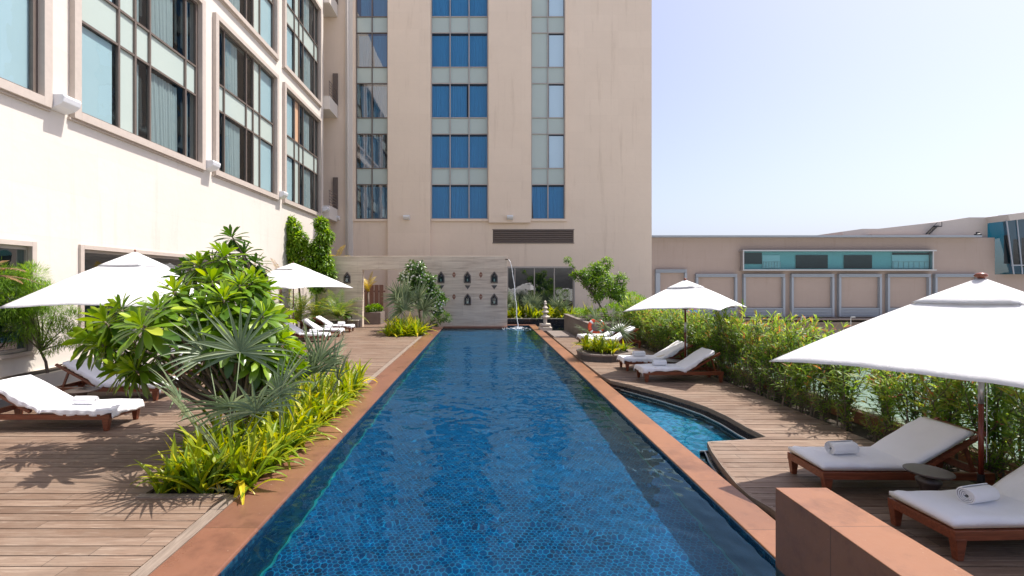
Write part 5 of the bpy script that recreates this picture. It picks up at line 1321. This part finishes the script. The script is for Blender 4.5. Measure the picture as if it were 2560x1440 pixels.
def frond_palm(label, base, n, L, seed, mat='cycad', el=(30, 80), trunk=.3, ll=.34, droop=1.3, name='feather_palm', cat='palm', dirs=None, lw=.036):
    rr = random.Random(seed); t = thing(name, label, cat, base); lf = MB(); st = MB(); tr = MB()
    tr.tube([(0, 0, -.05), (0, 0, trunk)], [.07, .06], 8)
    for i in range(n):
        a = i * 2.4 + rr.uniform(-.3, .3); e_ = R(rr.uniform(*el)); frond(lf, st, (0, 0, trunk), (math.cos(a) * math.cos(e_), math.sin(a) * math.cos(e_), math.sin(e_)), L * rr.uniform(.75, 1.1), rr, droop * rr.uniform(.8, 1.25), lw, ll, rr.gauss(.5, .18))
    tr.build('trunk', M['bark'], t, smooth=True); st.build('frond_stalk', M['green_stem'], t); lf.build('frond', M[mat], t, recalc=False); return t
def atg(px, Y): return ((px - 1210) / FPX * Y, Y, -.05)
frond_palm('arching feather palm nearest the travertine wall on the far left', atg(845, 25.6), 20, 2.0, 51, el=(25, 75), trunk=.7)
frond_palm('arching feather palm behind the far left umbrella pole', atg(790, 25.6), 22, 2.1, 52, el=(25, 80), trunk=.6)
frond_palm('arching feather palm left of the far left umbrella pole', atg(742, 24.5), 20, 1.8, 53, el=(25, 80), trunk=.5)
frond_palm('feather palm against the sunlit wing behind the far left loungers', (-10.2, 21.9, .36), 18, 1.6, 54, el=(30, 80), trunk=.6)
frond_palm('spiky dark tuft hanging at the foot of the travertine wall', atg(866, 26.2), 12, .6, 55, 'dark_leaf', (10, 70), .75, .16, 1.6, 'spiky_plant', 'plant')
frond_palm('golden palm showing above the top of the travertine wall', atg(842, 29.2)[:2] + (2.9,), 13, 1.5, 56, 'golden', (20, 80), .7, .3, 1.6)
frond_palm('golden-green palm visible inside the travertine doorway', (-7.1, 28.9, .72), 8, 1.3, 57, 'golden', (55, 82), 1.2, .2, 1.5)
frond_palm('reddish spiky palm against the sunlit wing above the far left umbrella', (-10.2, 23.7, .36), 16, 1.5, 58, 'red_leaf', (15, 80), 2.2, .26, 1.4, 'spiky_palm')
frond_palm('reddish-green palm left of the red spiky one, against the sunlit wing', (-10.3, 20.6, .36), 14, 1.2, 59, 'red_leaf', (20, 85), 1.8, .24, 1.4, 'spiky_palm')
frond_palm('golden-green palm behind the left umbrella top, before the dark window', (-10.4, 14.6, .36), 14, 1.3, 60, 'golden', (25, 85), 1.7, .24, 1.4)
frond_palm('reddish palm fronds at the left edge before the ground floor window', (-10.4, 9.7, .36), 9, 1.0, 61, 'red_leaf', (10, 60), 2.2, .2, 1.2, 'spiky_palm')
for i, (x, y, lab, H) in enumerate(((-10.2, 17.2, 'leafy bush on the ledge behind the left umbrella', .9), (-10.2, 19.2, 'leafy bush on the ledge before the far left palms', 1.0), (-9.2, 25.8, 'low leafy bush behind the farthest left lounger', .6), (-6.75, 28.9, 'small bright bush on the stone block inside the doorway', .45))):
    rr = random.Random(90 + i); t = thing('leafy_bush', lab, 'bush', (x, y, .36 if x < -10 else (.72 if i == 3 else 0))); lf = MB(); crown(lf, [(0, 0, H * .5, H * .45), (.3, .3, H * .4, H * .35), (-.2, -.4, H * .45, H * .4), (.1, .5, H * .6, H * .35)], 1400, .13, .32, rr, droop=.9)
    st = MB(); st.tube([(0, 0, 0), (.02, 0, H * .6)], [.025, .01], 6); st.build('stem', M['bark'], t); lf.build('foliage', M['bright' if i == 3 else 'dark_leaf'], t, recalc=False)
tree('low_bush', 'dark low bush behind the red strap bed under the flowering tree', (-3.1, 25.6, -.05), [(1105, 790, 25.6, .3), (1090, 800, 25.4, .3), (1120, 795, 25.8, .2)], 'dark_leaf', 900, .13, .3, 47, .03, cat='bush')
tree('low_bush', 'small green bush in the doorway beside the stone block', (-6.9, 27.6, -.05), [(912, 775, 27.6, .25), (918, 768, 27.6, .2)], 'bright', 500, .12, .3, 48, .03, cat='bush') if False else None
# dried tuft
frond_palm('pale dry flower tuft at the near corner of the pool bed', (-3.15, 5.62, -.04), 7, .16, 62, 'golden', (50, 88), .02, .03, 2.2, 'dry_tuft', 'plant', lw=.006)
for o in list(SC.objects):
    if '_used' in o: del o['_used']
    if '_t' in o: del o['_t']
for o in [x for x in SC.objects if x.name.startswith('strap_leaf_clump') and 'label' not in x]: bpy.data.objects.remove(o)
